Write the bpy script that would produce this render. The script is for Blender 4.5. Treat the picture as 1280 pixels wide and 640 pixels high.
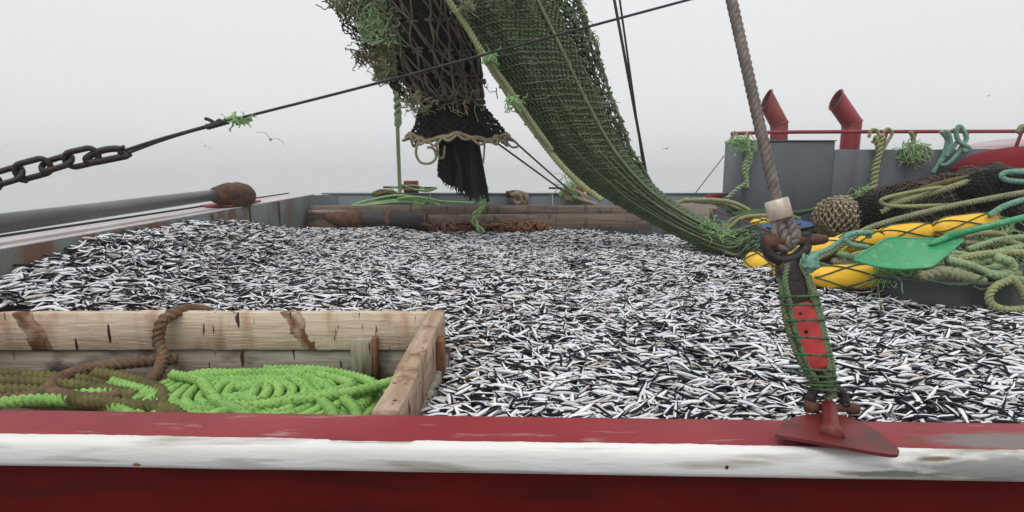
import bpy, bmesh, math, random
import numpy as np
from mathutils import Vector, Matrix, Euler, noise as mnoise

for o in list(bpy.data.objects): bpy.data.objects.remove(o)
scene = bpy.context.scene
COL = scene.collection
random.seed(7); RNG = np.random.default_rng(11)
R = math.radians

# ------------------------------------------------------------------ camera, sky, sun, exposure
CZ = 2.6                                   # eye height above the sea
F = 720.0; PITCH = math.atan(120.0/720.0)  # focal length in pixels of the 1280 px photograph, pitch down
cam = bpy.data.cameras.new('camera'); cam.lens = 36*F/1280; cam.clip_start = .05; cam.clip_end = 3000
camo = bpy.data.objects.new('camera', cam); COL.objects.link(camo)
camo.location = (0, 0, CZ); camo.rotation_euler = (R(90)-PITCH, 0, 0)
scene.camera = camo

SUN_EL, SUN_AZ = R(62), R(200)             # high sun behind thick overcast
world = bpy.data.worlds.new('World'); scene.world = world; world.use_nodes = True
wn = world.node_tree; wn.nodes.clear()
wo = wn.nodes.new('ShaderNodeOutputWorld'); bg = wn.nodes.new('ShaderNodeBackground')
sky = wn.nodes.new('ShaderNodeTexSky'); sky.sky_type = 'NISHITA'; sky.sun_disc = False
sky.sun_elevation = SUN_EL; sky.sun_rotation = SUN_AZ
tc = wn.nodes.new('ShaderNodeTexCoord'); nz = wn.nodes.new('ShaderNodeTexNoise')
nz.inputs['Scale'].default_value = 1.6; nz.inputs['Detail'].default_value = 3
cr = wn.nodes.new('ShaderNodeValToRGB')
cr.color_ramp.elements[0].position = .3; cr.color_ramp.elements[0].color = (7.8, 7.9, 8.05, 1)
cr.color_ramp.elements[1].position = .7; cr.color_ramp.elements[1].color = (8.1, 8.2, 8.35, 1)
mx = wn.nodes.new('ShaderNodeMix'); mx.data_type = 'RGBA'; mx.inputs[0].default_value = .97
wn.links.new(tc.outputs['Generated'], nz.inputs['Vector']); wn.links.new(nz.outputs['Fac'], cr.inputs[0])
sx = wn.nodes.new('ShaderNodeSeparateXYZ'); wn.links.new(tc.outputs['Generated'], sx.inputs[0])
ov = wn.nodes.new('ShaderNodeMapRange'); ov.inputs[1].default_value = 0; ov.inputs[2].default_value = 1; ov.inputs[3].default_value = 1; ov.inputs[4].default_value = 1.28
wn.links.new(sx.outputs['Z'], ov.inputs[0])                     # overcast sky: evenly brighter towards the zenith
vm = wn.nodes.new('ShaderNodeVectorMath'); vm.operation = 'SCALE'; wn.links.new(cr.outputs[0], vm.inputs[0]); wn.links.new(ov.outputs[0], vm.inputs['Scale'])
wn.links.new(sky.outputs[0], mx.inputs[6]); wn.links.new(vm.outputs[0], mx.inputs[7])
wn.links.new(mx.outputs[2], bg.inputs[0]); bg.inputs[1].default_value = .1
wn.links.new(bg.outputs[0], wo.inputs[0])
sl = bpy.data.lights.new('sun', 'SUN'); sl.energy = 1.15; sl.angle = R(25); sl.color = (1, .985, .96)
so = bpy.data.objects.new('sun', sl); COL.objects.link(so)
so.rotation_euler = (R(90)-SUN_EL, 0, R(180)-SUN_AZ)
scene.view_settings.view_transform = 'Standard'; scene.view_settings.look = 'None'
scene.view_settings.gamma = 1; scene.view_settings.exposure = 0.0
scene.render.engine = 'CYCLES'; scene.cycles.volume_bounces = 4; scene.cycles.max_bounces = 10

# ------------------------------------------------------------------ helpers
CP, SP = math.cos(PITCH), math.sin(PITCH)
def P(x, y, Y=None, Z=None, X=None):
    """photo pixel (1280x640) + one known coordinate -> point, Z measured from eye height"""
    dx, dy = (x-640)/F, (320-y)/F
    d = np.array([dx, CP+dy*SP, -SP+dy*CP])
    t = Y/d[1] if Y is not None else (Z/d[2] if Z is not None else X/d[0])
    return d*t
WLOC = {}
def props(o, label=None, cat=None, group=None, kind=None):
    if label: o['label'] = label
    if cat: o['category'] = cat
    if group: o['group'] = group
    if kind: o['kind'] = kind
    return o
def thing(name, base, label=None, cat=None, group=None, parent=None):
    o = bpy.data.objects.new(name, None); o.empty_display_size = .1; COL.objects.link(o)
    b = np.array(base, float)+(0, 0, CZ)
    WLOC[o.name] = b
    if parent: o.parent = parent; o.location = b-WLOC[parent.name]
    else: o.location = b
    return props(o, label, cat, group)
def mk(name, geo, mat, parent=None, label=None, cat=None, group=None, kind=None, smooth=True):
    v, f = geo
    v = np.asarray(v, float)+(0, 0, CZ)
    lo, hi = v.min(0), v.max(0)
    org = np.array([(lo[0]+hi[0])/2, (lo[1]+hi[1])/2, lo[2]])
    me = bpy.data.meshes.new(name)
    me.from_pydata((v-org).tolist(), [], [list(map(int, q)) for q in f])
    if smooth: me.shade_smooth()
    else: me.shade_flat()
    me.materials.append(mat)
    o = bpy.data.objects.new(name, me); COL.objects.link(o)
    WLOC[o.name] = org
    if parent: o.parent = parent; o.location = org-WLOC[parent.name]
    else: o.location = org
    return props(o, label, cat, group, kind)
def join(*geos):
    vs, fs, n = [], [], 0
    for v, f in geos:
        v = np.asarray(v, float).reshape(-1, 3)
        vs.append(v); fs += [[i+n for i in q] for q in f]; n += len(v)
    return np.vstack(vs), fs
def smoothpath(pts, n=8, closed=False):
    p = np.asarray(pts, float)
    if len(p) < 3 and not closed:
        t = np.linspace(0, 1, n+1)[:, None]; return p[0]*(1-t)+p[1]*t
    if closed: q = np.vstack([p[-1], p, p[0], p[1]])
    else: q = np.vstack([2*p[0]-p[1], p, 2*p[-1]-p[-2]])
    out = []
    for i in range(len(q)-3):
        a, b, c, d = q[i:i+4]
        for t in np.arange(n)/n:
            out.append(.5*((2*b)+(-a+c)*t+(2*a-5*b+4*c-d)*t*t+(-a+3*b-3*c+d)*t**3))
    if not closed: out.append(q[-2])
    return np.array(out)
def resample(p, step):
    d = np.r_[0, np.cumsum(np.linalg.norm(np.diff(p, axis=0), axis=1))]
    n = max(2, int(d[-1]/step)+1); s = np.linspace(0, d[-1], n)
    return np.stack([np.interp(s, d, p[:, k]) for k in range(3)], 1), s
def frames(p):
    t = np.gradient(p, axis=0); t /= np.linalg.norm(t, axis=1)[:, None]+1e-9
    n = np.zeros_like(p); a = np.array([0, 0, 1.]) if abs(t[0][2]) < .9 else np.array([1., 0, 0])
    c = np.cross(t[0], a); c /= np.linalg.norm(c)
    for i in range(len(p)):
        c = c-t[i]*np.dot(c, t[i]); c /= np.linalg.norm(c)+1e-9; n[i] = c
    return t, n, np.cross(t, n)
def tube(p, r, sides=6, s=None, lobes=0, pitch=.1, depth=.2, caps=True, closed=False):
    p = np.asarray(p, float); m = len(p)
    rr = np.broadcast_to(np.asarray(r, float), (m,))
    t, n, b = frames(p)
    if s is None: s = np.r_[0, np.cumsum(np.linalg.norm(np.diff(p, axis=0), axis=1))]
    ang = np.linspace(0, 2*math.pi, sides, endpoint=False)
    rad = rr[:, None]*np.ones((m, sides))
    if lobes:
        ph = lobes*(ang[None, :]-2*math.pi*s[:, None]/pitch)
        rad = rad*(1-depth+depth*2*np.abs(np.cos(ph/2)))
    v = p[:, None, :]+rad[..., None]*(np.cos(ang)[None, :, None]*n[:, None, :]+np.sin(ang)[None, :, None]*b[:, None, :])
    v = v.reshape(-1, 3); f = []
    for i in range(m-1 if not closed else m):
        j = (i+1) % m
        for k in range(sides):
            l = (k+1) % sides
            f.append((i*sides+k, i*sides+l, j*sides+l, j*sides+k))
    if caps and not closed:
        f.append(tuple(range(sides-1, -1, -1))); f.append(tuple((m-1)*sides+k for k in range(sides)))
    return v, f
def rope(pts, r, n=10, lobes=3, sides=18, closed=False, depth=.25, k=2.0):
    """laid rope: three strands twisted round each other"""
    p = smoothpath(pts, n, closed)
    if closed: p = np.vstack([p, p[:1]])
    pitch = r*2*k
    p, s = resample(p, pitch/13)
    return tube(p, r, sides, s, lobes, pitch, depth)
def cord(pts, r, n=6, sides=5, closed=False):
    return tube(smoothpath(pts, n, closed), r, sides, closed=closed)
def lathe(prof, a, b, seg=24, up=(0, 0, 1)):
    """prof: (s 0..1 along a->b, radius)"""
    a, b = np.array(a, float), np.array(b, float); ax = b-a; L = np.linalg.norm(ax); ax = ax/L
    u = np.cross(ax, up)
    if np.linalg.norm(u) < 1e-3: u = np.cross(ax, (0, 1, 0))
    u /= np.linalg.norm(u); w = np.cross(u, ax); v = []; f = []
    ang = np.linspace(0, 2*math.pi, seg, endpoint=False)
    for s, r in prof:
        for q in ang: v.append(a+ax*L*s+r*(math.cos(q)*u+math.sin(q)*w))
    m = len(prof)
    for i in range(m-1):
        for k in range(seg):
            l = (k+1) % seg; f.append((i*seg+k, i*seg+l, (i+1)*seg+l, (i+1)*seg+k))
    f.append(tuple(range(seg-1, -1, -1))); f.append(tuple((m-1)*seg+k for k in range(seg)))
    return np.array(v), f
def box(x0, x1, y0, y1, z0, z1, bev=.006, fn=None, seg=1):
    bm = bmesh.new(); bmesh.ops.create_cube(bm, size=1)
    for v in bm.verts: v.co = Vector(((x0+x1)/2+v.co.x*(x1-x0), (y0+y1)/2+v.co.y*(y1-y0), (z0+z1)/2+v.co.z*(z1-z0)))
    if bev: bmesh.ops.bevel(bm, geom=bm.edges[:], offset=bev, segments=seg, affect='EDGES', profile=.6)
    bm.verts.index_update()
    v = np.array([q.co[:] for q in bm.verts]); f = [[q.index for q in c.verts] for c in bm.faces]; bm.free()
    if fn: v = np.array([fn(*q) for q in v])
    return v, f
def obox(a, b, w, h, bev=.004, up=(0, 0, 1)):
    """a beam from a to b with width w and height h"""
    a, b = np.array(a, float), np.array(b, float); L = np.linalg.norm(b-a); x = (b-a)/L
    y = np.cross(up, x); y /= np.linalg.norm(y); z = np.cross(x, y)
    return box(0, L, -w/2, w/2, -h/2, h/2, bev, lambda p, q, s: a+x*p+y*q+z*s)
def plank(a, b, w, h, seed=0, jit=.004, n=28):
    """sawn board from a to b: w thick, h high, edges worn and uneven"""
    rg = np.random.default_rng(seed)
    a, b = np.array(a, float), np.array(b, float); L = np.linalg.norm(b-a); x = (b-a)/L
    y = np.cross((0, 0, 1), x); y /= np.linalg.norm(y); z = np.cross(x, y); c = .006
    sec = [(-w/2+c, -h/2), (w/2-c, -h/2), (w/2, -h/2+c), (w/2, h/2-c), (w/2-c, h/2), (-w/2+c, h/2), (-w/2, h/2-c), (-w/2, -h/2+c)]
    v = []; f = []; bow = rg.normal(0, jit, 2)
    for i in range(n+1):
        t = i/n; p = a+x*L*t
        for q, s in sec:
            j = rg.normal(0, jit*.35, 2)
            chip = -abs(rg.normal(0, jit))*(rg.random() < .15)
            v.append(p+y*(q+j[0]+bow[0]*math.sin(t*3.1))+z*(s+j[1]+(chip if s > 0 else -chip)+bow[1]*math.sin(t*3.1)))
    for i in range(n):
        for k in range(8): f.append((i*8+k, i*8+(k+1) % 8, (i+1)*8+(k+1) % 8, (i+1)*8+k))
    f.append(tuple(range(7, -1, -1))); f.append(tuple(n*8+k for k in range(8)))
    return np.array(v), f
def prisms(A, B, r, sides=3):
    A, B = np.asarray(A, float), np.asarray(B, float); d = B-A; d /= np.linalg.norm(d, axis=1)[:, None]+1e-9
    up = np.where(np.abs(d[:, 2:3]) < .9, np.array([[0, 0, 1.]]), np.array([[1., 0, 0]]))
    u = np.cross(d, up); u /= np.linalg.norm(u, axis=1)[:, None]+1e-9; w = np.cross(d, u)
    ang = np.linspace(0, 2*math.pi, sides, endpoint=False); off = r*(np.cos(ang)[None, :, None]*u[:, None]+np.sin(ang)[None, :, None]*w[:, None])
    v = np.concatenate([A[:, None]+off, B[:, None]+off], 1).reshape(-1, 3); f = []; s = sides
    for i in range(len(A)):
        o = i*2*s
        for k in range(s): f.append((o+k, o+(k+1) % s, o+s+(k+1) % s, o+s+k))
    return v, f
def net(S, nu, nv, r, jit=.15, wrap=False, keep=None, sides=3, knot=1.9, sag=0):
    """diamond netting on the surface S(u,v): strands between knots"""
    nd = {}
    for j in range(nv+1):
        for k in range(nu+(0 if wrap else 1)):
            u = (k+.5*(j % 2)+random.uniform(-jit, jit))/nu
            v = min(1, max(0, (j+random.uniform(-jit, jit))/nv))
            if not wrap: u = min(1, max(0, u))
            nd[k, j] = np.array(S(u % 1 if wrap else u, v))
    A, B, K = [], [], []
    for (k, j), p in nd.items():
        if knot and (keep is None or keep(k/nu, j/nv)): K.append(p)
        for dk in ((0, 1) if j % 2 else (0, -1)):
            q = k+dk
            if wrap: q %= nu
            if (q, j+1) in nd:
                if keep and not keep((k+q)/2/nu, (j+.5)/nv): continue
                b = nd[q, j+1]
                if sag:
                    m = (p+b)/2+np.array([random.gauss(0, sag), random.gauss(0, sag), -abs(random.gauss(0, sag))])
                    A += [p, m]; B += [m, b]
                else: A.append(p); B.append(b)
    g = prisms(A, B, r, sides)
    if knot:
        K = np.array(K); kr = r*knot
        g2 = prisms(K-[kr, 0, 0], K+[kr, 0, 0], kr*.8, 4)
        g = join(g, g2)
    return g
def surf(S, nu, nv, wrap=False):
    v = []; f = []; m = nu if wrap else nu+1
    for j in range(nv+1):
        for k in range(m): v.append(S(k/nu, j/nv))
    for j in range(nv):
        for k in range(nu):
            l = (k+1) % m; f.append((j*m+k, j*m+l, (j+1)*m+l, (j+1)*m+k))
    return np.array(v), f
def tangle(c, spread, n, L, r, sides=4, seed=1, down=.3):
    """frayed twine: loose short curls round c"""
    rg = np.random.default_rng(seed); gs = []
    n = int(n*2.4); r = r*.42; L = L*1.15
    for i in range(n):
        p = np.array(c)+np.clip(rg.normal(0, 1, 3), -1.6, 1.6)*np.array(spread); d = rg.normal(0, 1, 3); pts = [p]
        for k in range(5):
            d = d*.6+rg.normal(0, .8, 3)+[0, 0, -down]; d /= np.linalg.norm(d)
            p = p+d*L/5*rg.uniform(.6, 1.3); pts.append(p)
        gs.append(cord(pts, r*rg.uniform(.7, 1.3), 3, sides))
    return join(*gs)
def N(x, y=0, z=0, s=1.): return mnoise.noise(Vector((x*s, y*s, z*s)))

def plait(path, r, amp, pitch, n=2, ph=0):
    p = smoothpath(path, 12); p, q = resample(p, pitch/10); t, a, b = frames(p); out = []
    for k in range(n):
        w = 2*math.pi*(q/pitch+k/n)+ph; out.append(tube(p+amp*(np.cos(w)[:, None]*a+np.sin(w)[:, None]*b), r, 8))
    return out
def ropething(geos, m, label):
    lo = np.min([g[0].min(0) for g in geos], 0); c = np.mean([g[0].mean(0) for g in geos], 0)
    t = thing('rope', (c[0], c[1], lo[2]), label, 'rope')
    for g in geos: mk('strand', g, m, t)
    return t
# ------------------------------------------------------------------ materials
def mat(name, c1, c2=None, rough=.6, metal=0, scale=6, stretch=(1, 1, 1), lo=.35, hi=.65, bump=.1, bscale=40, c3=None, s3=3, lo3=.55, hi3=.7, st3=(1, 1, 1), spec=.5, rvar=.15, coat=0):
    m = bpy.data.materials.new(name); m.use_nodes = True; nt = m.node_tree; L = nt.links.new
    b = nt.nodes['Principled BSDF']
    t = nt.nodes.new('ShaderNodeTexCoord')
    def ns(sc, st, det=5):
        mp = nt.nodes.new('ShaderNodeMapping'); mp.inputs['Scale'].default_value = st
        n = nt.nodes.new('ShaderNodeTexNoise'); n.inputs['Scale'].default_value = sc; n.inputs['Detail'].default_value = det
        L(t.outputs['Object'], mp.inputs[0]); L(mp.outputs[0], n.inputs['Vector']); return n
    def mixer(fac, lo, hi, a, bb):
        mr = nt.nodes.new('ShaderNodeMapRange'); mr.inputs[1].default_value = lo; mr.inputs[2].default_value = hi; L(fac, mr.inputs[0])
        x = nt.nodes.new('ShaderNodeMix'); x.data_type = 'RGBA'; L(mr.outputs[0], x.inputs[0])
        for v, i in ((a, 6), (bb, 7)):
            if isinstance(v, tuple): x.inputs[i].default_value = (*v, 1)
            else: L(v, x.inputs[i])
        return x.outputs[2], mr.outputs[0]
    c2 = c2 or tuple(q*.7 for q in c1)
    n1 = ns(scale, stretch); col, _ = mixer(n1.outputs['Fac'], lo, hi, c1, c2)
    if c3:
        n3 = ns(s3, st3, 8); col, f3 = mixer(n3.outputs['Fac'], lo3, hi3, col, c3)
    L(col, b.inputs['Base Color'])
    b.inputs['Metallic'].default_value = metal; b.inputs['Specular IOR Level'].default_value = spec
    b.inputs['Coat Weight'].default_value = coat; b.inputs['Coat Roughness'].default_value = .15
    n2 = ns(bscale, stretch)
    mr = nt.nodes.new('ShaderNodeMapRange'); mr.inputs[3].default_value = max(.05, rough-rvar); mr.inputs[4].default_value = min(1, rough+rvar)
    L(n1.outputs['Fac'], mr.inputs[0]); L(mr.outputs[0], b.inputs['Roughness'])
    if bump:
        bp = nt.nodes.new('ShaderNodeBump'); bp.inputs['Strength'].default_value = bump; bp.inputs['Distance'].default_value = .02
        L(n2.outputs['Fac'], bp.inputs['Height']); L(bp.outputs[0], b.inputs['Normal'])
    return m
M = {}
M['red'] = mat('red_deck_paint', (.28, .026, .033), (.22, .02, .026), .45, scale=2.5, bump=.05, bscale=25, c3=(.34, .16, .16), s3=11, lo3=.615, hi3=.70, st3=(.4, 2, 2), rvar=.16, spec=.28)
M['hullred'] = mat('shade_darkened_hull_red', (.11, .0045, .005), (.08, .0035, .004), .75, scale=2, stretch=(1, 1, .6), bump=.06, bscale=12, c3=(.035, .004, .004), s3=4, lo3=.5, hi3=.75, st3=(.6, 1, 2), spec=.12)  # gunwale red made darker: shade of the upright side put into the colour
M['white'] = mat('white_strake_paint', (.78, .77, .745), (.69, .68, .65), .55, scale=3, stretch=(.6, 3, 3), bump=.12, bscale=30, c3=(.36, .33, .27), s3=6, lo3=.52, hi3=.68, st3=(.35, 3, 5))
M['scuff'] = mat('scuffed_bare_steel', (.19, .20, .19), (.3, .29, .27), .5, metal=.2, scale=6, stretch=(.5, 3, 2), c3=(.25, .13, .03), s3=5, lo3=.5, hi3=.62, st3=(1, 1, 1))
M['steelgreen'] = mat('weathered_green_grey_steel', (.125, .16, .16), (.17, .195, .18), .6, scale=3, stretch=(1, 1, .5), c3=(.11, .055, .03), s3=2.6, lo3=.45, hi3=.62, st3=(1, 1.5, .6), bump=.12, bscale=14)
M['steelgrey'] = mat('grey_bulwark_paint', (.18, .215, .24), (.15, .18, .2), .55, scale=3, bump=.05, c3=(.11, .07, .05), s3=4, lo3=.66, hi3=.76, st3=(1, 1, .3))
M['casing'] = mat('dark_grey_casing_paint', (.078, .09, .105), (.096, .108, .122), .5, scale=1.6, bump=.05, bscale=8, c3=(.06, .052, .048), s3=3, lo3=.54, hi3=.76, st3=(2, 2, .25))
M['capwhite'] = mat('faded_pinkish_cap_paint', (.60, .55, .54), (.5, .44, .43), .6, scale=4, stretch=(1, .4, 1), c3=(.25, .14, .1), s3=6, lo3=.62, hi3=.75)
M['redpaint'] = mat('red_fitting_paint', (.30, .022, .03), (.22, .02, .024), .45, scale=5, c3=(.12, .03, .02), s3=7, lo3=.6, hi3=.75, bump=.08)
M['platered'] = mat('dull_dark_red_paint', (.17, .018, .02), (.12, .014, .015), .5, scale=8, c3=(.07, .02, .015), s3=12, lo3=.55, hi3=.7, bump=.1)
M['canred'] = mat('dark_red_canister_paint', (.19, .012, .018), (.15, .01, .014), .8, scale=3, bump=.05, spec=.1)
M['redfade'] = mat('sun_faded_red_paint', (.26, .05, .042), (.2, .032, .03), .6, scale=5, c3=(.15, .05, .03), s3=5, lo3=.55, hi3=.75, bump=.1)
M['turnred'] = mat('bright_red_turnbuckle_paint', (.52, .035, .035), (.44, .03, .03), .45, scale=14, c3=(.06, .02, .015), s3=30, lo3=.68, hi3=.72, bump=.1)
M['rust'] = mat('rusty_steel', (.13, .055, .03), (.06, .03, .022), .75, metal=.1, scale=14, c3=(.22, .09, .03), s3=9, lo3=.55, hi3=.75, bump=.4, bscale=60)
M['rustorange'] = mat('orange_rust', (.26, .10, .035), (.14, .05, .022), .8, scale=18, bump=.4, bscale=60)
M['rustdark'] = mat('dark_rusted_steel', (.028, .018, .015), (.017, .014, .014), .5, metal=.2, scale=20, c3=(.09, .04, .025), s3=16, lo3=.58, hi3=.72, bump=.3, bscale=70)
M['boom'] = mat('grey_boom_paint', (.12, .125, .13), (.095, .098, .10), .34, scale=3, stretch=(1, .4, 1), bump=.06, c3=(.08, .06, .05), s3=5, lo3=.66, hi3=.76)
M['wire'] = mat('oxidised_wire_rope', (.20, .165, .145), (.13, .108, .095), .5, metal=.3, scale=30, bump=.2, bscale=120)
M['wiredark'] = mat('dark_wire', (.045, .038, .036), (.03, .027, .027), .6, metal=.3, scale=30)
M['alu'] = mat('dull_brass_ferrule', (.60, .53, .44), (.46, .38, .3), .42, metal=.3, scale=20, stretch=(1, 1, .3), bump=.15, bscale=60)
def wood(name, a, b, dark, ax=(1.2, 9, 14), lo=.4, hi=.62, lo3=.58, hi3=.72, s3=4, st3=(3, 3, .8), spots=()):
    m = mat(name, a, b, .8, scale=3.2, stretch=ax, lo=lo, hi=hi, bump=.35, bscale=7, c3=dark, s3=s3, lo3=lo3, hi3=hi3, st3=st3, spec=.2)
    nt = m.node_tree; L = nt.links.new; bs = nt.nodes['Principled BSDF']
    src = bs.inputs['Base Color'].links[0].from_socket
    t = nt.nodes.new('ShaderNodeTexCoord'); sp = nt.nodes.new('ShaderNodeSeparateXYZ'); nn = nt.nodes.new('ShaderNodeTexNoise')
    nn.inputs['Scale'].default_value = 14; L(t.outputs['Object'], sp.inputs[0]); L(t.outputs['Object'], nn.inputs['Vector'])
    for (x, w, c) in spots:                  # stains where iron straps once sat
        a1 = nt.nodes.new('ShaderNodeMath'); a1.operation = 'MULTIPLY_ADD'; a1.inputs[1].default_value = .12; L(nn.outputs['Fac'], a1.inputs[0]); L(sp.outputs['X'], a1.inputs[2])
        a0 = nt.nodes.new('ShaderNodeMath'); a0.operation = 'MULTIPLY_ADD'; a0.inputs[1].default_value = .45; L(sp.outputs['Z'], a0.inputs[0]); L(a1.outputs[0], a0.inputs[2])
        a2 = nt.nodes.new('ShaderNodeMath'); a2.operation = 'COMPARE'; a2.inputs[1].default_value = x; a2.inputs[2].default_value = w; L(a0.outputs[0], a2.inputs[0])
        a3 = nt.nodes.new('ShaderNodeMath'); a3.operation = 'MULTIPLY'; L(a2.outputs[0], a3.inputs[0]); a4 = nt.nodes.new('ShaderNodeMapRange'); a4.inputs[1].default_value = .3; a4.inputs[2].default_value = .6; a4.inputs[3].default_value = .25; L(nn.outputs['Fac'], a4.inputs[0]); L(a4.outputs[0], a3.inputs[1])
        x_ = nt.nodes.new('ShaderNodeMix'); x_.data_type = 'RGBA'; L(a3.outputs[0], x_.inputs[0]); L(src, x_.inputs[6]); x_.inputs[7].default_value = (*c, 1); src = x_.outputs[2]
    # fine dark scratches and cracks
    mp = nt.nodes.new('ShaderNodeMapping'); mp.inputs['Scale'].default_value = (9, 9, 1.6); mp.inputs['Rotation'].default_value = (0, .25, 0)
    vn = nt.nodes.new('ShaderNodeTexNoise'); vn.inputs['Scale'].default_value = 3.2; vn.inputs['Detail'].default_value = 2
    L(t.outputs['Object'], mp.inputs[0]); L(mp.outputs[0], vn.inputs['Vector'])
    mr = nt.nodes.new('ShaderNodeMapRange'); mr.inputs[1].default_value = .68; mr.inputs[2].default_value = .71; L(vn.outputs['Fac'], mr.inputs[0])
    x_ = nt.nodes.new('ShaderNodeMix'); x_.data_type = 'RGBA'; L(mr.outputs[0], x_.inputs[0]); L(src, x_.inputs[6]); x_.inputs[7].default_value = (.05, .03, .02, 1)
    L(x_.outputs[2], bs.inputs['Base Color'])
    return m
M['wood'] = wood('pale_sawn_timber', (.68, .56, .43), (.55, .43, .32), (.42, .26, .16), spots=((-.745, .055, (.17, .075, .035)), (.655, .05, (.19, .085, .04))), lo3=.52, hi3=.75)
M['woodgrey'] = wood('wet_grey_timber', (.36, .32, .265), (.25, .22, .175), (.06, .05, .042), lo3=.52, hi3=.66, s3=3, st3=(1.2, 2, 2))
M['woodend'] = wood('pale_brown_timber', (.46, .35, .25), (.34, .24, .16), (.2, .1, .055), ax=(9, 1.2, 14))
M['woodblock'] = wood('grey_timber_block', (.38, .34, .28), (.27, .23, .18), (.12, .08, .05), ax=(9, 9, 2))
M['woodred'] = wood('red_brown_timber', (.24, .11, .06), (.17, .08, .05), (.1, .05, .03), ax=(9, 9, 2))
M['woodfar'] = wood('weathered_brown_timber', (.25, .20, .16), (.16, .125, .10), (.08, .065, .052), ax=(.8, 9, 12))
M['woodpale'] = wood('bleached_board', (.40, .33, .28), (.31, .25, .21), (.2, .12, .09), ax=(.8, 9, 12))
def ropemat(n, a, b, rough=.7): return mat(n, a, b, rough, scale=9, bump=.3, bscale=160, rvar=.05, spec=.25, c3=tuple(q*.38 for q in a), s3=70, lo3=.56, hi3=.66)
M['ropegreen'] = ropemat('bright_green_rope', (.29, .52, .14), (.20, .39, .10))
M['ropepale'] = ropemat('pale_green_rope', (.33, .44, .24), (.25, .34, .18))
M['ropelime'] = ropemat('lime_twine', (.36, .56, .26), (.27, .45, .18))
M['ropeolive'] = ropemat('olive_rope', (.17, .15, .05), (.09, .085, .03))
M['ropebrown'] = ropemat('brown_manila_rope', (.20, .125, .075), (.13, .078, .046))
M['ropeyellow'] = ropemat('yellow_green_rope', (.36, .37, .18), (.28, .31, .15))
M['ropekhaki'] = ropemat('khaki_rope', (.30, .30, .18), (.22, .23, .13))
M['ropeteal'] = ropemat('pale_teal_rope', (.22, .42, .32), (.15, .32, .24))
M['ropedkgreen'] = ropemat('dark_green_rope', (.045, .12, .06), (.09, .13, .06))
M['ropemix'] = ropemat('green_brown_service_rope', (.12, .19, .10), (.19, .18, .10))
M['ropebeige'] = ropemat('beige_rope', (.38, .32, .22), (.27, .23, .15))
M['netgreen'] = ropemat('green_net_twine', (.11, .15, .082), (.13, .175, .10))
M['netgreen2'] = ropemat('pale_green_net_twine', (.19, .23, .13), (.14, .18, .10))
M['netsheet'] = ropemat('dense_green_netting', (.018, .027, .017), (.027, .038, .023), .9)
M['netbrown'] = ropemat('brown_net_rope', (.15, .115, .08), (.09, .075, .06))
M['netdark'] = ropemat('dark_brown_netting', (.022, .017, .015), (.035, .027, .022), .9)
M['netblack'] = ropemat('black_net_twine', (.012, .013, .015), (.02, .021, .023), .75)
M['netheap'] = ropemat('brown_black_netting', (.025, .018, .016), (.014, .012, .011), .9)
M['netheap2'] = ropemat('brown_net_twine', (.10, .068, .055), (.06, .045, .04))
M['yellow'] = mat('yellow_float_foam', (.90, .53, .03), (.88, .51, .03), .5, scale=6, c3=(.50, .24, .05), s3=9, lo3=.56, hi3=.76, bump=.12, bscale=30)
M['shovel'] = mat('green_plastic', (.035, .29, .11), (.05, .33, .14), .38, scale=5, c3=(.16, .36, .24), s3=22, lo3=.58, hi3=.7, bump=.05)
M['tub'] = mat('dark_grey_tub', (.075, .085, .095), (.10, .107, .113), .42, scale=4, c3=(.10, .055, .03), s3=3, lo3=.57, hi3=.7, st3=(2.5, 2.5, .2), bump=.05)
M['blue'] = mat('blue_tarpaulin', (.012, .06, .19), (.02, .09, .24), .5, scale=8)
M['pink'] = mat('faded_pink_canvas', (.5, .40, .41), (.44, .34, .35), .6, scale=4)
M['gull'] = mat('gull_plumage', (.30, .31, .32), (.2, .2, .21), .8, scale=5, bump=0)
M['black'] = mat('black_opening', (.008, .008, .008), (.012, .01, .01), .9)
def worn(m, c, rad, col, rust):
    # paint worn to bare steel round one spot, edges broken up by noise (object coordinates of the long strip)
    nt = m.node_tree; L = nt.links.new; bs = nt.nodes['Principled BSDF']; src = bs.inputs['Base Color'].links[0].from_socket
    t = nt.nodes.new('ShaderNodeTexCoord')
    def blob(c, rad, amp, sc):
        mp = nt.nodes.new('ShaderNodeMapping'); mp.vector_type = 'TEXTURE'; mp.inputs['Location'].default_value = c; mp.inputs['Scale'].default_value = rad
        ln = nt.nodes.new('ShaderNodeVectorMath'); ln.operation = 'LENGTH'; L(t.outputs['Object'], mp.inputs[0]); L(mp.outputs[0], ln.inputs[0])
        m2 = nt.nodes.new('ShaderNodeMapping'); m2.inputs['Scale'].default_value = (.45, 2, 2); n = nt.nodes.new('ShaderNodeTexNoise'); n.inputs['Scale'].default_value = sc; n.inputs['Detail'].default_value = 8; L(t.outputs['Object'], m2.inputs[0]); L(m2.outputs[0], n.inputs['Vector'])
        a = nt.nodes.new('ShaderNodeMath'); a.operation = 'MULTIPLY_ADD'; a.inputs[1].default_value = amp; L(n.outputs['Fac'], a.inputs[0]); L(ln.outputs['Value'], a.inputs[2])
        r = nt.nodes.new('ShaderNodeMapRange'); r.inputs[1].default_value = 1.5; r.inputs[2].default_value = 1.08; r.inputs[4].default_value = .85; L(a.outputs[0], r.inputs[0]); return r.outputs[0]
    def over(src, f, col):
        x = nt.nodes.new('ShaderNodeMix'); x.data_type = 'RGBA'; L(f, x.inputs[0]); L(src, x.inputs[6]); x.inputs[7].default_value = (*col, 1); return x.outputs[2]
    src = over(src, blob(c, rad, 1.2, 26), col)
    for (rc, rr, rcol) in rust: src = over(src, blob(rc, rr, 1.2, 30), rcol)
    L(src, bs.inputs['Base Color'])
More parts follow.
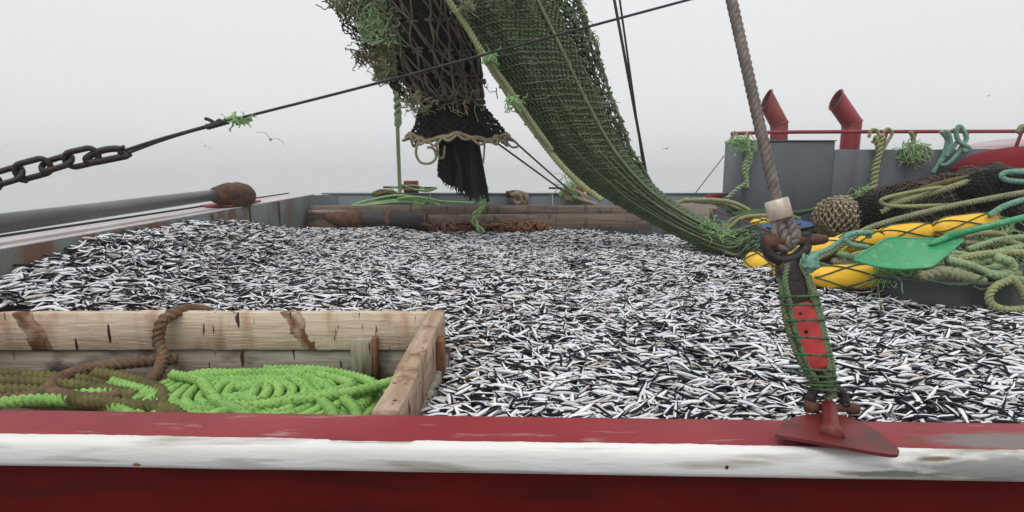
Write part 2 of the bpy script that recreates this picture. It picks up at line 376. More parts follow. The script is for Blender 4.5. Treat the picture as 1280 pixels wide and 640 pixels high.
# sea
sm = mat('grey_sea_water', (.22, .235, .235), (.24, .25, .25), .12, scale=.02, bump=.5, bscale=1.2, rvar=.03)
for n_ in sm.node_tree.nodes:
    if n_.type == 'BUMP': n_.inputs['Distance'].default_value = .025
# fish: dark back, silver flank, from the mesh's own colours
fm = bpy.data.materials.new('anchovy_skin'); fm.use_nodes = True; nt = fm.node_tree; L_ = nt.links.new; b_ = nt.nodes['Principled BSDF']
at = nt.nodes.new('ShaderNodeAttribute'); at.attribute_name = 'skin'; oi = nt.nodes.new('ShaderNodeObjectInfo')
rp = nt.nodes.new('ShaderNodeValToRGB'); el = rp.color_ramp.elements
el[0].color = (.9, .9, .92, 1); el[1].color = (1, 1, 1, 1); el[1].position = .3
e = el.new(.80); e.color = (.9, .92, .95, 1); e = el.new(.55); e.color = (.84, .85, .88, 1); e = el.new(.88); e.color = (.66, .65, .63, 1); e = el.new(.96); e.color = (.66, .57, .49, 1)
sp_ = nt.nodes.new('ShaderNodeSeparateColor'); L_(at.outputs['Color'], sp_.inputs[0])
nq = nt.nodes.new('ShaderNodeTexNoise'); nq.inputs['Scale'].default_value = 7; tq = nt.nodes.new('ShaderNodeTexCoord'); L_(tq.outputs['Object'], nq.inputs['Vector'])
ad = nt.nodes.new('ShaderNodeMath'); ad.operation = 'MULTIPLY_ADD'; ad.inputs[1].default_value = .16; L_(nq.outputs['Fac'], ad.inputs[0]); L_(sp_.outputs[0], ad.inputs[2])
sk_ = nt.nodes.new('ShaderNodeValToRGB'); el = sk_.color_ramp.elements
el[0].position = .60; el[0].color = (.88, .88, .89, 1); el[1].position = .76; el[1].color = (.012, .014, .018, 1)
e = el.new(.64); e.color = (.62, .63, .65, 1); e = el.new(.67); e.color = (.07, .08, .09, 1)
L_(ad.outputs[0], sk_.inputs[0])
mu = nt.nodes.new('ShaderNodeMix'); mu.data_type = 'RGBA'; mu.blend_type = 'MULTIPLY'; mu.inputs[0].default_value = 1
L_(oi.outputs['Random'], rp.inputs[0]); L_(sk_.outputs[0], mu.inputs[6]); L_(rp.outputs[0], mu.inputs[7]); L_(mu.outputs[2], b_.inputs['Base Color'])
b_.inputs['Roughness'].default_value = .45; b_.inputs['Specular IOR Level'].default_value = .13
M['fish'] = fm
M['fishgap_shade'] = mat('fish_gap_shade', (.008, .008, .009), (.015, .014, .014), .7, scale=30)  # near-black sheet below the fish: shade of the gaps put into its colour

# ------------------------------------------------------------------ sea
mk('sea', ([(-590, -590, -CZ), (590, -590, -CZ), (590, 590, -CZ), (-590, 590, -CZ)], [(0, 1, 2, 3)]), sm, kind='structure', label='calm grey sea fading into the mist')

# ------------------------------------------------------------------ the boat
boat = thing('fishing_boat', (0, 5, -CZ), 'steel fishing boat with red gunwale, grey bulwarks and an open hold of fish', 'boat')
SK = .03
def sk(x, y, z): return np.array([x, y-SK*x, z])
# near gunwale: red top plate, inner coaming, hull side
def sweep(profile, xs, fn=None):
    v = []; f = []; m = len(profile)
    for i, x in enumerate(xs):
        for k, (y, z) in enumerate(profile):
            q = sk(x, y, z) if fn is None else fn(x, y, z, k); v.append(q)
    for i in range(len(xs)-1):
        for k in range(m-1): f.append((i*m+k, i*m+k+1, (i+1)*m+k+1, (i+1)*m+k))
    return np.array(v), f
xs = np.linspace(-4.5, 6.5, 60)
mk('gunwale', sweep([(1.745, -1.6), (1.727, -.83), (1.724, -.812), (1.716, -.802), (1.70, -.80), (1.54, -.8025), (1.528, -.805), (1.520, -.814), (1.516, -.83), (1.514, -.866), (1.522, -.878), (1.548, -.882)], xs), M['red'], boat)
mk('hull_side', sweep([(1.547, -.87), (1.547, -1.3), (1.575, -2.0), (1.62, -2.75)], xs), M['hullred'], boat)
xw = np.linspace(-4.5, 6.5, 900)
def edge(x):
    e = .010*N(x*1.3, 3)+.006*N(x*5, 9)+.004*N(x*19, 5)+.003*N(x*60, 2)
    if -.53 < x < -.28: e -= .012
    return 1.549+.8*e-.002*x
def wfn(x, y, z, k):
    if k == 0: return sk(x, edge(x), -.8005)
    if k == 1: return sk(x, edge(x)-.006, -.7995)
    return sk(x, y, z)+np.array([0, 0, .0015*N(x*3, k*.4)])
mk('rubbing_strake', sweep([(1.57, -.80), (1.566, -.80), (1.535, -.8005), (1.524, -.8035), (1.514, -.813), (1.510, -.83), (1.508, -.866), (1.516, -.8805), (1.546, -.884)], xw, wfn), M['white'], boat, label='white painted band with ragged brushed edge and rust specks')
# scuffed bare patch on the strake and worn paint behind the stay plate
def patch(cx, cy, rx, ry, z, seed, n=40, fn=None):
    v = [fn(cx, cy) if fn else sk(cx, cy, z)]
    for i in range(n):
        a = 2*math.pi*i/n; k = 1+.35*N(math.cos(a)*1.5, math.sin(a)*1.5, seed)+.2*N(math.cos(a)*5, math.sin(a)*5, seed)
        x, y = cx+rx*k*math.cos(a), cy+ry*k*math.sin(a); v.append(fn(x, y) if fn else sk(x, y, z))
    return np.array(v), [(0, i+1, (i+1) % n+1) for i in range(n)]
mk('rust_spot', patch(-1.083, -.868, .010, .004, 0, 4, n=14, fn=lambda x, z: sk(x, 1.5060, z)), M['rustorange'], boat)
mk('rust_spot', patch(.60, -.846, .005, .006, 0, 14, n=14, fn=lambda x, z: sk(x, 1.5070, z)), M['rustdark'], boat)
def local(name, x, y, z): return tuple(sk(x, y, z)+np.array([0, 0, CZ])-WLOC[name])
worn(M['red'], local('gunwale', 1.42, 1.60, -.80), (.30, .07, .08), (.17, .17, .165), [(local('gunwale', 1.16, 1.585, -.8), (.05, .02, .05), (.16, .06, .02)), (local('gunwale', .86, 1.645, -.8), (.06, .03, .05), (.035, .02, .02))])
worn(M['white'], local('rubbing_strake', 1.36, 1.510, -.84), (.42, .09, .05), (.20, .21, .20), [(local('rubbing_strake', 1.17, 1.520, -.815), (.06, .03, .008), (.15, .085, .03)), (local('rubbing_strake', 1.05, 1.510, -.86), (.22, .05, .014), (.11, .12, .11)), (local('rubbing_strake', -1.083, 1.510, -.868), (.016, .03, .007), (.25, .11, .02))])
# side bulwark at the left of the hold
XL = -2.9
mk('bulwark', box(XL-.03, XL, 1.75, 8.5, -1.6, -.506, .004), M['steelgreen'], boat)
mk('bulwark_cap', box(XL-.34, XL-.004, 1.75, 8.52, -.505, -.493, .003), M['capwhite'], boat)
mk('bulwark_edge_rod', tube(smoothpath([(XL-.345, 1.8, -.475), (XL-.345, 5, -.478), (XL-.345, 8.4, -.475)], 4), .010, 6), M['wiredark'], boat)
mk('bulwark', box(XL-.34, XL-.31, 1.75, 8.5, -2.7, -.507, .004), M['steelgrey'], boat)
for y, w in ((5.55, .05), (6.35, .04), (7.15, .05), (4.4, .04)):
    rb = mk('stiffener', box(XL+.001, XL+.012, y, y+w*.5, -1.3, -.512, .003), M['rust'], boat)
mk('bracket', box(XL+.002, XL+.10, 5.6, 6.0, -.665, -.645, .003), M['rust'], boat)
# curved corner and far bulwark
def corner(z0, z1, r=.35, th=.03):
    pts = []
    for i in range(9):
        a = math.pi/2*i/8; pts.append((XL+r-r*math.cos(a), 8.5-r+r*math.sin(a)))
    v = []; f = []
    for x, y in pts: v += [(x, y, z0), (x, y, z1)]
    for i in range(8): f.append((2*i, 2*i+2, 2*i+3, 2*i+1))
    return np.array(v), f
mk('bulwark', corner(-1.6, -.5025), M['steelgrey'], boat)
FB = 8.5
x = XL+.2
for i, w in enumerate((1.5, 1.35, .45, 1.3, .9, .72)):
    mk('bulwark_plate', box(x, x+w-.006, FB+.002*(i % 2), FB+.03, -1.6, -.5, .005), M['steelgrey'], boat); x += w
mk('bulwark_rail', box(XL+.1, 3.35, FB-.015, FB+.13, -.4995, -.478, .006), M['steelgrey'], boat)
mk('bulwark_patch', box(2.85, 3.1, FB-.02, FB-.001, -.57, -.497, .004), M['redpaint'], boat)
# bitts welded on the far bulwark
def bitt(px, w, y0, y1, bar0, bar1, bary):
    a = P(px-w/2, y0, Y=FB+.06); b = P(px+w/2, y1, Y=FB+.06)
    t = mk('bitt', box(a[0], b[0], FB+.01, FB+.13, -.478, a[2], .008), M['redpaint'], boat)
    mk('cross_bar', tube([P(bar0, bary, Y=FB+.05), P(bar1, bary+1, Y=FB+.05)], .016, 10), M['rust'], t)
    return t
bitt(514, 18, 226, 246, 479, 546, 234); bitt(722, 16, 232, 247, 686, 738, 235)
mk('fairlead', tube(smoothpath([P(633, 243, Y=8.42), P(648, 242, Y=8.4), P(660, 250, Y=8.42)], 5), .05, 10), M['rust'], boat)
# deck under the fish and the raised side deck on the right
mk('deck', box(XL-.02, 9, 1.75, 12, -1.75, -1.6, 0), M['steelgrey'], boat)
mk('side_deck', box(2.62, 9, 4.75, 8.0, -1.59, -1.06, .01), M['casing'], boat)
pl0, pl1 = np.array([2.8, 8.0, 0]), np.array([2.46, 5.4, 0])
mk('partition_plate', obox(pl0+(0, 0, -1.08), pl1+(0, 0, -1.08), .025, .8, .004), M['casing'], boat, label='grey steel partition plate with rust along its top edge')
mk('plate_edge', obox(pl0+(0, 0, -.674), pl1+(0, 0, -.674), .034, .014, .003), M['rust'], boat)
mk('hold_board', plank(P(842, 266, Y=8.12), P(894, 269, Y=8.12), .05, .36, 91), M['woodpale'], boat)
mk('hold_board', plank(P(842, 283, Y=8.12)+(0, 0, -.06), P(894, 284, Y=8.12)+(0, 0, -.06), .05, .10, 92), M['woodpale'], boat)
# engine casing
cas = thing('engine_casing', (5, 8.2, -1.6), parent=boat)
X0 = (925-640)/F*8.0; XS = (1037-640)/F*8.0
mk('casing_wall', box(X0, XS, 8.0, 8.72, -1.6, .25, .012), M['casing'], cas)
mk('casing_wall', box(XS+.003, 9.5, 8.006, 8.8, -1.6, .142, .012), M['casing'], cas)
mk('top_edge', box(X0-.012, XS+.012, 7.985, 8.735, .2503, .268, .005), M['casing'], cas)
for xx in (5.4, 6.2): mk('weld_seam', box(xx, xx+.012, 7.992, 8.004, -1.0, .13, .003), M['casing'], cas)
rail = thing('railing', (5.5, 8.05, .14), parent=boat)
zr = P(1000, 165, Y=8.05)[2]
mk('handrail', tube(smoothpath([P(914, 167, Y=8.05), P(1000, 165, Y=8.05), P(1290, 164, Y=8.05), P(1420, 163, Y=8.05)], 4), .026, 10), M['redpaint'], rail)
for px in (917, 936, 1109, 1145, 1210, 1277):
    a = P(px, 165, Y=8.05); zb = .25 if px < 1037 else .13
    mk('post', tube([(a[0]-(.03 if px < 1000 else .06), 8.05, zb), (a[0], 8.05, a[2])], .022, 8), M['redpaint'], rail)
# cowl vents
def cowl(pts, r, m, Y):
    p = [P(*q, Y=Y) for q in pts]; t = thing('vent_cowl', (p[0][0], Y, .2), parent=boat)
    a, b, c = [np.array(q) for q in p]
    d1 = (b-a)/np.linalg.norm(b-a); d2 = (c-b)/np.linalg.norm(c-b); mit = d1+d2; mit /= np.linalg.norm(mit)
    ang = np.linspace(0, 2*math.pi, 24, endpoint=False); u = np.array([0, 1., 0])
    def ring(o, nrm, d, rr):
        w = np.cross(d, u); w /= np.linalg.norm(w); out = []
        for q in ang:
            e = rr*(math.cos(q)*u+math.sin(q)*w); s = -np.dot(e, nrm)/np.dot(d, nrm); out.append(o+e+d*s)
        return out
    def sk2(r0, r1):
        f = []
        for k in range(24): f.append((k, (k+1) % 24, 24+(k+1) % 24, 24+k))
        return np.array(r0+r1), f
    mk('pipe', sk2(ring(a, d1, d1, r), ring(b, mit, d1, r)), m, t)
    cut = np.array([-1, .02, .38]); cut /= np.linalg.norm(cut)
    mk('pipe', sk2(ring(b, mit, d2, r*1.005), ring(c, cut, d2, r*1.005)), m, t)
    mk('seam', tube(np.array(ring(b, mit, d1, r*1.01)), .010, 5, closed=True), m, t)
    e = ring(c-d2*.05, cut, d2, r*.99); v = np.array(e+[np.mean(e, 0)])
    mk('opening', (v, [(k, (k+1) % 24, 24) for k in range(24)]), M['black'], t)
    mk('rim', tube(np.array(ring(c, cut, d2, r*1.01)), .012, 5, closed=True), m, t)
cowl([(973, 186), (974, 155), (958, 125)], .118, M['redfade'], 8.45)
cowl([(1061, 192), (1065, 154), (1045, 125)], .128, M['redpaint'], 8.45)

# ------------------------------------------------------------------ fish
def heap(x, y):
    z = -1.0+.10*N(x*.8, y*.8, 2)+.055*N(x*2.1, y*2.1, 7)
    dy = (y-4.3); z += .46*math.exp(-((x+2.9)/.75)**2)*math.exp(-(dy/(2.5 if dy > 0 else 1.9))**2)
    z += .06*math.exp(-((x-.3)/1.6)**2-((y-4.6)/1.3)**2)
    z += .12*math.exp(-((x-2.35)/.5)**2-((y-4.7)/.6)**2)
    return z
def fish_mesh(name, bend, fat):
    st = [(-.5, .012), (-.47, .035), (-.42, .06), (-.33, .082), (-.2, .093), (-.05, .09), (.1, .078), (.24, .058), (.34, .036), (.41, .022)]
    n = 10; v = []; f = []; c = []
    def bx(s): return bend*(s*s-.08)
    for s, h in st:
        h *= fat
        for k in range(n):
            a = math.pi/2-2*math.pi*k/n
            yy, zz = math.cos(a)*h*.60+bx(s), math.sin(a)*h*.95
            v.append((s, yy, zz)); sn = math.sin(a)
            c.append((.5+.5*sn, 1 if s < -.46 else 0, 0))
    m = len(st)
    for i in range(m-1):
        for k in range(n): f.append((i*n+k, i*n+(k+1) % n, (i+1)*n+(k+1) % n, (i+1)*n+k))
    f.append(tuple(range(n-1, -1, -1)))
    b = len(v); L = bx(.41)
    v += [(.41, L, .022), (.41, L, -.022), (.46, bx(.46), 0), (.53, bx(.53), .07), (.53, bx(.53), -.07), (.4, L+.012, 0), (.4, L-.012, 0)]
    c += [(.63, 0, 0)]*3+[(.62, 0, 0)]*2+[(.5, 0, 0)]*2
    f += [(b, b+3, b+2, b+5), (b+1, b+5, b+2, b+4), (b, b+6, b+2, b+3), (b+1, b+4, b+2, b+6)]
    # eyes and a gill fold
    for sgn in (1, -1):
        e = len(v); ex, ey = -.445, sgn*.034*fat+bx(-.445)
        for k in range(6): v.append((ex+.013*math.cos(k*math.pi/3), ey, .012+.013*math.sin(k*math.pi/3))); c.append((1, 0, 0))
        v.append((ex, ey+sgn*.006, .012)); c.append((1, 0, 0))
        f += [(e+k, e+(k+1) % 6, e+6) for k in range(6)]
    me = bpy.data.meshes.new(name); me.from_pydata(v, [], f); me.shade_smooth(); me.materials.append(M['fish'])
    at = me.color_attributes.new('skin', 'FLOAT_COLOR', 'POINT')
    at.data.foreach_set('color', np.array([(*q, 1) for q in c], np.float32).ravel())
    return me
FM = [fish_mesh('anchovy', b, w) for b, w in ((.08, .84), (.34, .78), (-.36, .88), (.72, .8), (-.66, .76), (.15, .95))]
def allowed(x, y):
    if y < 1.77-SK*x+.03: return False
    if x < XL+.05: return False
    if x < -.30 and y < 2.99: return False             # timber pen
    if y > 8.08: return False
    if x > 2.42+.13*(y-5.4) and y > 5.35: return False      # side plate
    if y > 4.6 and x > 2.7: return False
    if (x-3.15)**2+(y-4.42)**2 < .70**2: return False
    return True
def fish_pose(x, y, layer):
    z = heap(x, y)+layer
    g = N(x*.9, y*.9, 40)*1.6
    yaw = random.gauss(g*.5, .55) if random.random() < .72 else random.uniform(-1.57, 1.57)
    if random.random() < .5: yaw += math.pi
    roll = random.choice((-1, 1))*random.gauss(1.45, .45)
    pitch = random.gauss(0, .16)
    return (x, y, z), (roll, pitch, yaw), random.uniform(.112, .168)*(1.06 if y < 3 else 1)
pts = []
def area(x0, x1, y0, y1, dens):
    n = int((x1-x0)*(y1-y0)*dens)
    for _ in range(n):
        x, y = random.uniform(x0, x1), random.uniform(y0, y1)
        if allowed(x, y) and abs(x) < .98*y+.9: pts.append((x, y))
area(-2.9, 4.6, 1.8, 8.1, 2000)
poses = []
for (x, y) in pts:
    poses.append(fish_pose(x, y, random.uniform(-.032, .022)))
# the fish that show largest, one object each
near = []
tries = 0
while len(near) < 300 and tries < 20000:
    tries += 1
    x, y = random.uniform(-.27, 2.25), 2.08+abs(random.gauss(0, .26))
    if allowed(x, y) and abs(x) < .9*y: near.append(fish_pose(x, y, random.uniform(.014, .034)))
srcs = []
for i, (l, r, s) in enumerate(near):
    o = bpy.data.objects.new('anchovy', FM[i % 6]); COL.objects.link(o)
    o.location = (l[0], l[1], l[2]+CZ); o.rotation_euler = r; o.scale = (s, s, s)
    props(o, 'small silver fish with dark back lying in the heap beside the red gunwale', 'fish', 'silver fish on the heap along the gunwale')
    if i < 6: srcs.append(o)
# the rest of the catch
gx = np.arange(XL+.002, 5.2, .09); gy = np.arange(1.74, 8.19, .09); gv = []; gf = []
for y in gy:
    for x in gx: gv.append((x, y, heap(x, y)-.03+CZ))
W = len(gx)
for j in range(len(gy)-1):
    for i in range(W-1):
        x, y = gx[i], gy[j]
        if x < -.34 and y < 2.97: continue
        if y > 4.7 and x > 2.75: continue
        if y < 1.70-SK*x+.09: continue
        gf.append((j*W+i, j*W+i+1, (j+1)*W+i+1, (j+1)*W+i))
ng = len(gv); allv = gv+[(l[0], l[1], l[2]+CZ) for l, r, s in poses]
hm = bpy.data.meshes.new('fish_heap'); hm.from_pydata(allv, [], gf); hm.shade_smooth(); hm.materials.append(M['fishgap_shade'])
a = hm.attributes.new('sel', 'BOOLEAN', 'POINT'); a.data.foreach_set('value', np.r_[np.zeros(ng, bool), np.ones(len(poses), bool)])
a = hm.attributes.new('rot', 'FLOAT_VECTOR', 'POINT'); a.data.foreach_set('vector', np.vstack([np.zeros((ng, 3)), np.array([r for l, r, s in poses])]).astype(np.float32).ravel())
a = hm.attributes.new('scl', 'FLOAT', 'POINT'); a.data.foreach_set('value', np.r_[np.zeros(ng), [s for l, r, s in poses]].astype(np.float32))
a = hm.attributes.new('idx', 'INT', 'POINT'); a.data.foreach_set('value', np.r_[np.zeros(ng, np.int32), RNG.integers(0, 6, len(poses)).astype(np.int32)])
ho = bpy.data.objects.new('fish_heap', hm); COL.objects.link(ho)
props(ho, 'great heap of small silver fish filling the hold', 'fish heap', kind='stuff')
gn = bpy.data.node_groups.new('scatter_fish', 'GeometryNodeTree')
gn.interface.new_socket('Geometry', in_out='INPUT', socket_type='NodeSocketGeometry'); gn.interface.new_socket('Geometry', in_out='OUTPUT', socket_type='NodeSocketGeometry')
gi = gn.nodes.new('NodeGroupInput'); go = gn.nodes.new('NodeGroupOutput'); ip = gn.nodes.new('GeometryNodeInstanceOnPoints')
jg = gn.nodes.new('GeometryNodeJoinGeometry'); jo = gn.nodes.new('GeometryNodeJoinGeometry')
def attr(nm, ty):
    q = gn.nodes.new('GeometryNodeInputNamedAttribute'); q.data_type = ty; q.inputs[0].default_value = nm; return q.outputs[0]
for s in srcs:
    q = gn.nodes.new('GeometryNodeObjectInfo'); q.transform_space = 'ORIGINAL'; q.inputs['Object'].default_value = s; q.inputs['As Instance'].default_value = True
    gn.links.new(q.outputs['Geometry'], jg.inputs[0])
er = gn.nodes.new('FunctionNodeEulerToRotation'); gn.links.new(attr('rot', 'FLOAT_VECTOR'), er.inputs[0])
gn.links.new(gi.outputs[0], ip.inputs['Points']); gn.links.new(attr('sel', 'BOOLEAN'), ip.inputs['Selection'])
gn.links.new(jg.outputs[0], ip.inputs['Instance']); ip.inputs['Pick Instance'].default_value = True
gn.links.new(attr('idx', 'INT'), ip.inputs['Instance Index']); gn.links.new(er.outputs[0], ip.inputs['Rotation']); gn.links.new(attr('scl', 'FLOAT'), ip.inputs['Scale'])
gn.links.new(gi.outputs[0], jo.inputs[0]); gn.links.new(ip.outputs[0], jo.inputs[0]); gn.links.new(jo.outputs[0], go.inputs[0])
md = ho.modifiers.new('scatter', 'NODES'); md.node_group = gn

# ------------------------------------------------------------------ timber pen with ropes
pen = thing('timber_pen', (-1.6, 2.4, -1.5), 'rough sawn timber pen holding coiled ropes beside the red gunwale', 'timber pen')
YB = 2.92; XE = -.41
mk('board', plank((-2.86, YB, -.885), (XE-.03, YB, -.885), .045, .205, 1), M['wood'], pen, label='pale sawn board with rusty strap stains')
mk('board', plank((-2.86, YB+.02, -1.10), (XE-.03, YB+.02, -1.10), .05, .215, 2), M['woodgrey'], pen, label='wet grey lower board')
mk('board', plank((-2.86, YB+.02, -1.33), (XE-.03, YB+.02, -1.33), .05, .23, 3), M['woodgrey'], pen)
mk('end_board', plank((XE, 2.14, -.895), (XE+.01, YB+.05, -.885), .085, .205, 4, n=12), M['woodend'], pen)
mk('end_board', plank((XE-.006, 1.775, -.90), (XE+.001, 2.135, -.90), .09, .19, 5, n=8), M['woodend'], pen)
mk('end_board', plank((XE+.035, 1.80, -1.12), (XE+.045, YB+.03, -1.11), .07, .235, 6, n=12), M['woodgrey'], pen)
mk('block', box(XE-.42, XE-.31, YB-.085, YB-.027, -1.10, -.905, .006), M['woodblock'], pen)
mk('batten', box(XE-.308, XE-.285, YB-.083, YB-.03, -1.11, -.9, .004), M['woodred'], pen)
mk('batten', box(XE+.05, XE+.085, 2.62, 2.71, -1.12, -.845, .005), M['woodred'], pen)
mk('pen_floor', box(-2.86, XE-.05, 1.79, YB-.03, -1.20, -1.16, 0), M['woodgrey'], pen)

# bright green rope flaked down in the pen: one long line in loops
def flake():
    pts = []; zb = -1.105
    rg = random.Random(5)
    # under layer of long loops
    for k in range(9):
        cx, cy, rx, ry = -1.03+rg.uniform(-.05, .05), 2.36+rg.uniform(-.02, .02), .53-.022*k, .47-.04*k
        for i in range(10):
            a = 2*math.pi*i/10+2.2; e = 1+.03*rg.uniform(-1, 1)
            pts.append((cx+rx*e*math.cos(a), cy+ry*e*math.sin(a), zb+.010*k+.008*rg.uniform(-1, 1)))
    # upper spiral on the left half
    for k in range(8):
        for i in range(10):
            t = (k*10+i)/80; a = 2*math.pi*i/10+2.2
            pts.append((-1.15+(.46-.43*t)*math.cos(a+.4*t), 2.34+(.37-.34*t)*math.sin(a)+.03*math.sin(7*a), zb+.095+.03*t+.006*rg.uniform(-1, 1)))
    return pts
mk('rope_coil', rope(flake(), .0185, 7), M['ropegreen'], label='bright green rope laid in flat coils in the timber pen', cat='rope')
def px(*q, Z=-1.0): return [P(a, b, Z=Z) for a, b in q]
for i, (q, z) in enumerate([
        ([(330, 462), (400, 463), (455, 474), (470, 486), (440, 496), (380, 505), (300, 512), (240, 520), (180, 540)], -1.0),
        ([(250, 470), (320, 466), (390, 468), (440, 480), (410, 492), (360, 500), (320, 512), (280, 540)], -.985),
        ([(495, 476), (450, 488), (390, 498), (330, 506), (280, 515), (230, 535)], -.972),
        ([(360, 470), (385, 484), (400, 500), (415, 514), (420, 540)], -.985), ([(385, 470), (410, 484), (432, 500), (445, 514), (450, 540)], -.99),
        ([(215, 468), (250, 476), (262, 490), (275, 503), (300, 514), (330, 540)], -.96)]):
    mk('rope', rope(px(*q, Z=z), .0195, 8), M['ropegreen'], label='loose length of bright green rope lying across the coil in the timber pen', cat='rope', group='loose green ropes in the pen')
for i, (q, z) in enumerate([([(-30, 508), (40, 500), (110, 502), (150, 512), (180, 535)], -1.0), ([(140, 478), (190, 492), (230, 512), (250, 535)], -1.005), ([(60, 500), (120, 492), (200, 498)], -1.015)]):
    mk('rope', rope(px(*q, Z=z), .0225, 8), M['ropegreen'], label='short run of green rope among the olive ropes in the timber pen', cat='rope', group='green ropes among the olive ropes')
for i, (q, z) in enumerate([
        ([(-40, 466), (40, 470), (120, 476), (190, 484)], -1.03), ([(-40, 478), (30, 477), (110, 484), (170, 496)], -1.01), ([(-40, 488), (20, 488), (70, 492)], -1.0),
        ([(120, 466), (170, 476), (200, 490), (205, 508), (200, 540)], -1.0), ([(90, 498), (150, 506), (210, 512), (250, 545)], -.99), ([(20, 500), (100, 506), (200, 503)], -1.03), ([(-40, 498), (60, 486), (150, 470)], -1.05)]):
    mk('rope', rope(px(*q, Z=z), .025, 8), M['ropeolive'], label='olive brown rope heaped in the far end of the timber pen', cat='rope', group='olive ropes in the pen')
# brown manila rope hung over the board
br = [P(262, 390, Y=3.12), P(242, 389, Y=3.0)+(0, 0, .01), P(222, 390, Y=2.90), P(203, 402, Y=2.845), P(198, 425, Y=2.82), P(203, 445, Y=2.78), P(197, 466, Y=2.68), P(175, 484, Y=2.5), P(140, 497, Y=2.35),
      P(95, 497, Y=2.3), P(63, 489, Y=2.4), P(75, 474, Y=2.55), P(115, 460, Y=2.7), P(165, 453, Y=2.77), P(222, 449, Y=2.84)]
mk('rope', rope(br, .0255, 9, k=1.9), M['ropebrown'], label='thick brown rope looped over the back board of the timber pen', cat='rope')
mk('rope', rope([P(62, 490, Y=2.38), P(30, 496, Y=2.36), P(-40, 502, Y=2.3)], .022, 9), M['ropebrown'], label='brown rope tail running along the olive ropes', cat='rope')

# ------------------------------------------------------------------ far end of the hold
mk('plank', plank(P(383, 262.5, Y=8.22), P(815, 262.5, Y=8.22), .06, .13, 21), M['woodfar'], label='upper weathered plank along the far side of the hold', cat='plank')
mk('plank', plank(P(383, 278, Y=8.2), P(815, 277, Y=8.2), .055, .235, 22), M['woodfar'], label='lower weathered plank along the far side of the hold', cat='plank')
mk('lath', plank(P(386, 265, Y=8.13), P(475, 266, Y=8.13), .03, .05, 23), M['woodpale'], label='pale lath lying on the rusty roller beside the far planks', cat='lath')
rol = thing('rusty_roller', P(470, 288, Y=7.95), 'rusty steel roller with one pointed end lying against the far planks', 'roller')
mk('tip', lathe([(0, .01), (.1, .05), (.3, .10), (.7, .135), (1, .14)], P(404, 272, Y=7.97), P(455, 276, Y=7.97), 20), M['rust'], rol)
mk('barrel', lathe([(0, .14), (.02, .145), (.4, .145), (.43, .135), (.97, .125), (1, .11)], P(455, 276, Y=7.97), P(531, 277.5, Y=7.95), 20), M['rustdark'], rol)
mk('band', lathe([(0, .15), (1, .15)], P(484, 276.6, Y=7.962), P(489, 276.7, Y=7.962), 20), M['rust'], rol)
mk('end_ring', tube(np.array([P(532, 278, Y=7.94)+np.array([0, .11*math.cos(a), .11*math.sin(a)]) for a in np.linspace(0, 6.28, 16, endpoint=False)]), .02, 6, closed=True), M['rust'], rol)
def link(Lk, Wk, r, twist=0):
    p = []
    for i in range(20):
        a = 2*math.pi*i/20; c, s = math.cos(a), math.sin(a)
        p.append((np.sign(c)*(Lk/2-Wk/2)+Wk/2*c, Wk/2*s, 0))
    return tube(np.array(p), r, 6, closed=True)
def xf(g, loc, rot):
    m = Euler(rot).to_matrix(); v = np.array([np.array(m @ Vector(q)) for q in g[0]])+np.array(loc); return v, g[1]
ch = thing('chain', P(610, 288, Y=7.9), 'heap of rusty orange chain lying on the fish by the far planks', 'chain')
rg = random.Random(3)
lk0 = link(.17, .10, .018)
for i in range(62):
    x = rg.uniform(532, 688); h = 4+7*(1-abs(x-590)/105)
    p = P(x, 288-rg.uniform(0, h), Y=7.92+rg.uniform(-.12, .1))
    mk('link', xf(lk0, p, (rg.uniform(-1, 1), rg.uniform(-.6, .6), rg.uniform(-1.2, 1.2))), M['rustorange'] if rg.random() < (.35 if x < 580 else .85) else M['rust'], ch)
# ropes at the far bulwark
Yf = 8.4
def multi(strands, r, Y, jy=.02): return [rope([P(a, b, Y=Y-jy*i) for a, b in q], r, 8) for i, q in enumerate(strands)]
ropething(multi([[(440, 257), (462, 250), (500, 244), (545, 251), (592, 254)], [(455, 257), (478, 252), (520, 249), (550, 256)], [(440, 258), (470, 255), (505, 252), (530, 255)], [(497, 248), (520, 246), (545, 250)]], .015, 8.3), M['ropelime'], 'lime green rope spread along the top of the far plank')
ropething(multi([[(518, 254), (523, 249), (530, 251), (529, 256), (522, 257), (518, 254)]], .03, 8.28), M['ropelime'], 'lime green knot on the far plank')
ropething(multi([[(488, 236), (500, 233), (520, 232), (534, 237), (546, 235), (534, 239), (516, 237), (500, 236)], [(500, 230), (516, 236), (536, 239)]], .011, 8.44), M['ropelime'], 'lime green rope wound round the red bitt below the hanging rope')
ropething([rope([P(496, -60, Y=8.2), P(496.5, 90, Y=8.2), P(497, 160, Y=8.2), P(500, 244, Y=8.38)], .024, 8)]+plait([P(492, 92, Y=8.13), P(496, 118, Y=8.12), P(497, 140, Y=8.12), P(498, 158, Y=8.15)], .024, .03, .2)+plait([P(500, 92, Y=8.15), P(498, 118, Y=8.12), P(498, 140, Y=8.12), P(497, 156, Y=8.15)], .022, .03, .17, ph=1), M['ropepale'], 'green rope with a thick splice hanging down to the far bitt')
ropething(plait([P(a, b, Y=7.7) for a, b in [(602, 228), (605, 248), (600, 262), (592, 272), (596, 282), (604, 291)]], .019, .026, .26)+plait([P(a, b, Y=7.66) for a, b in [(608, 232), (606, 250), (598, 266)]], .015, .018, .2), M['ropelime'], 'lime green knotted rope dangling below the black net tail')
ropething(multi([[(640, 246), (646, 241), (656, 243), (658, 251), (650, 256), (643, 251), (644, 243), (654, 244), (659, 250)], [(638, 244), (648, 243), (652, 252), (646, 255)]], .03, 8.34), M['ropebeige'], 'small beige rope coil hung on the grey bulwark')
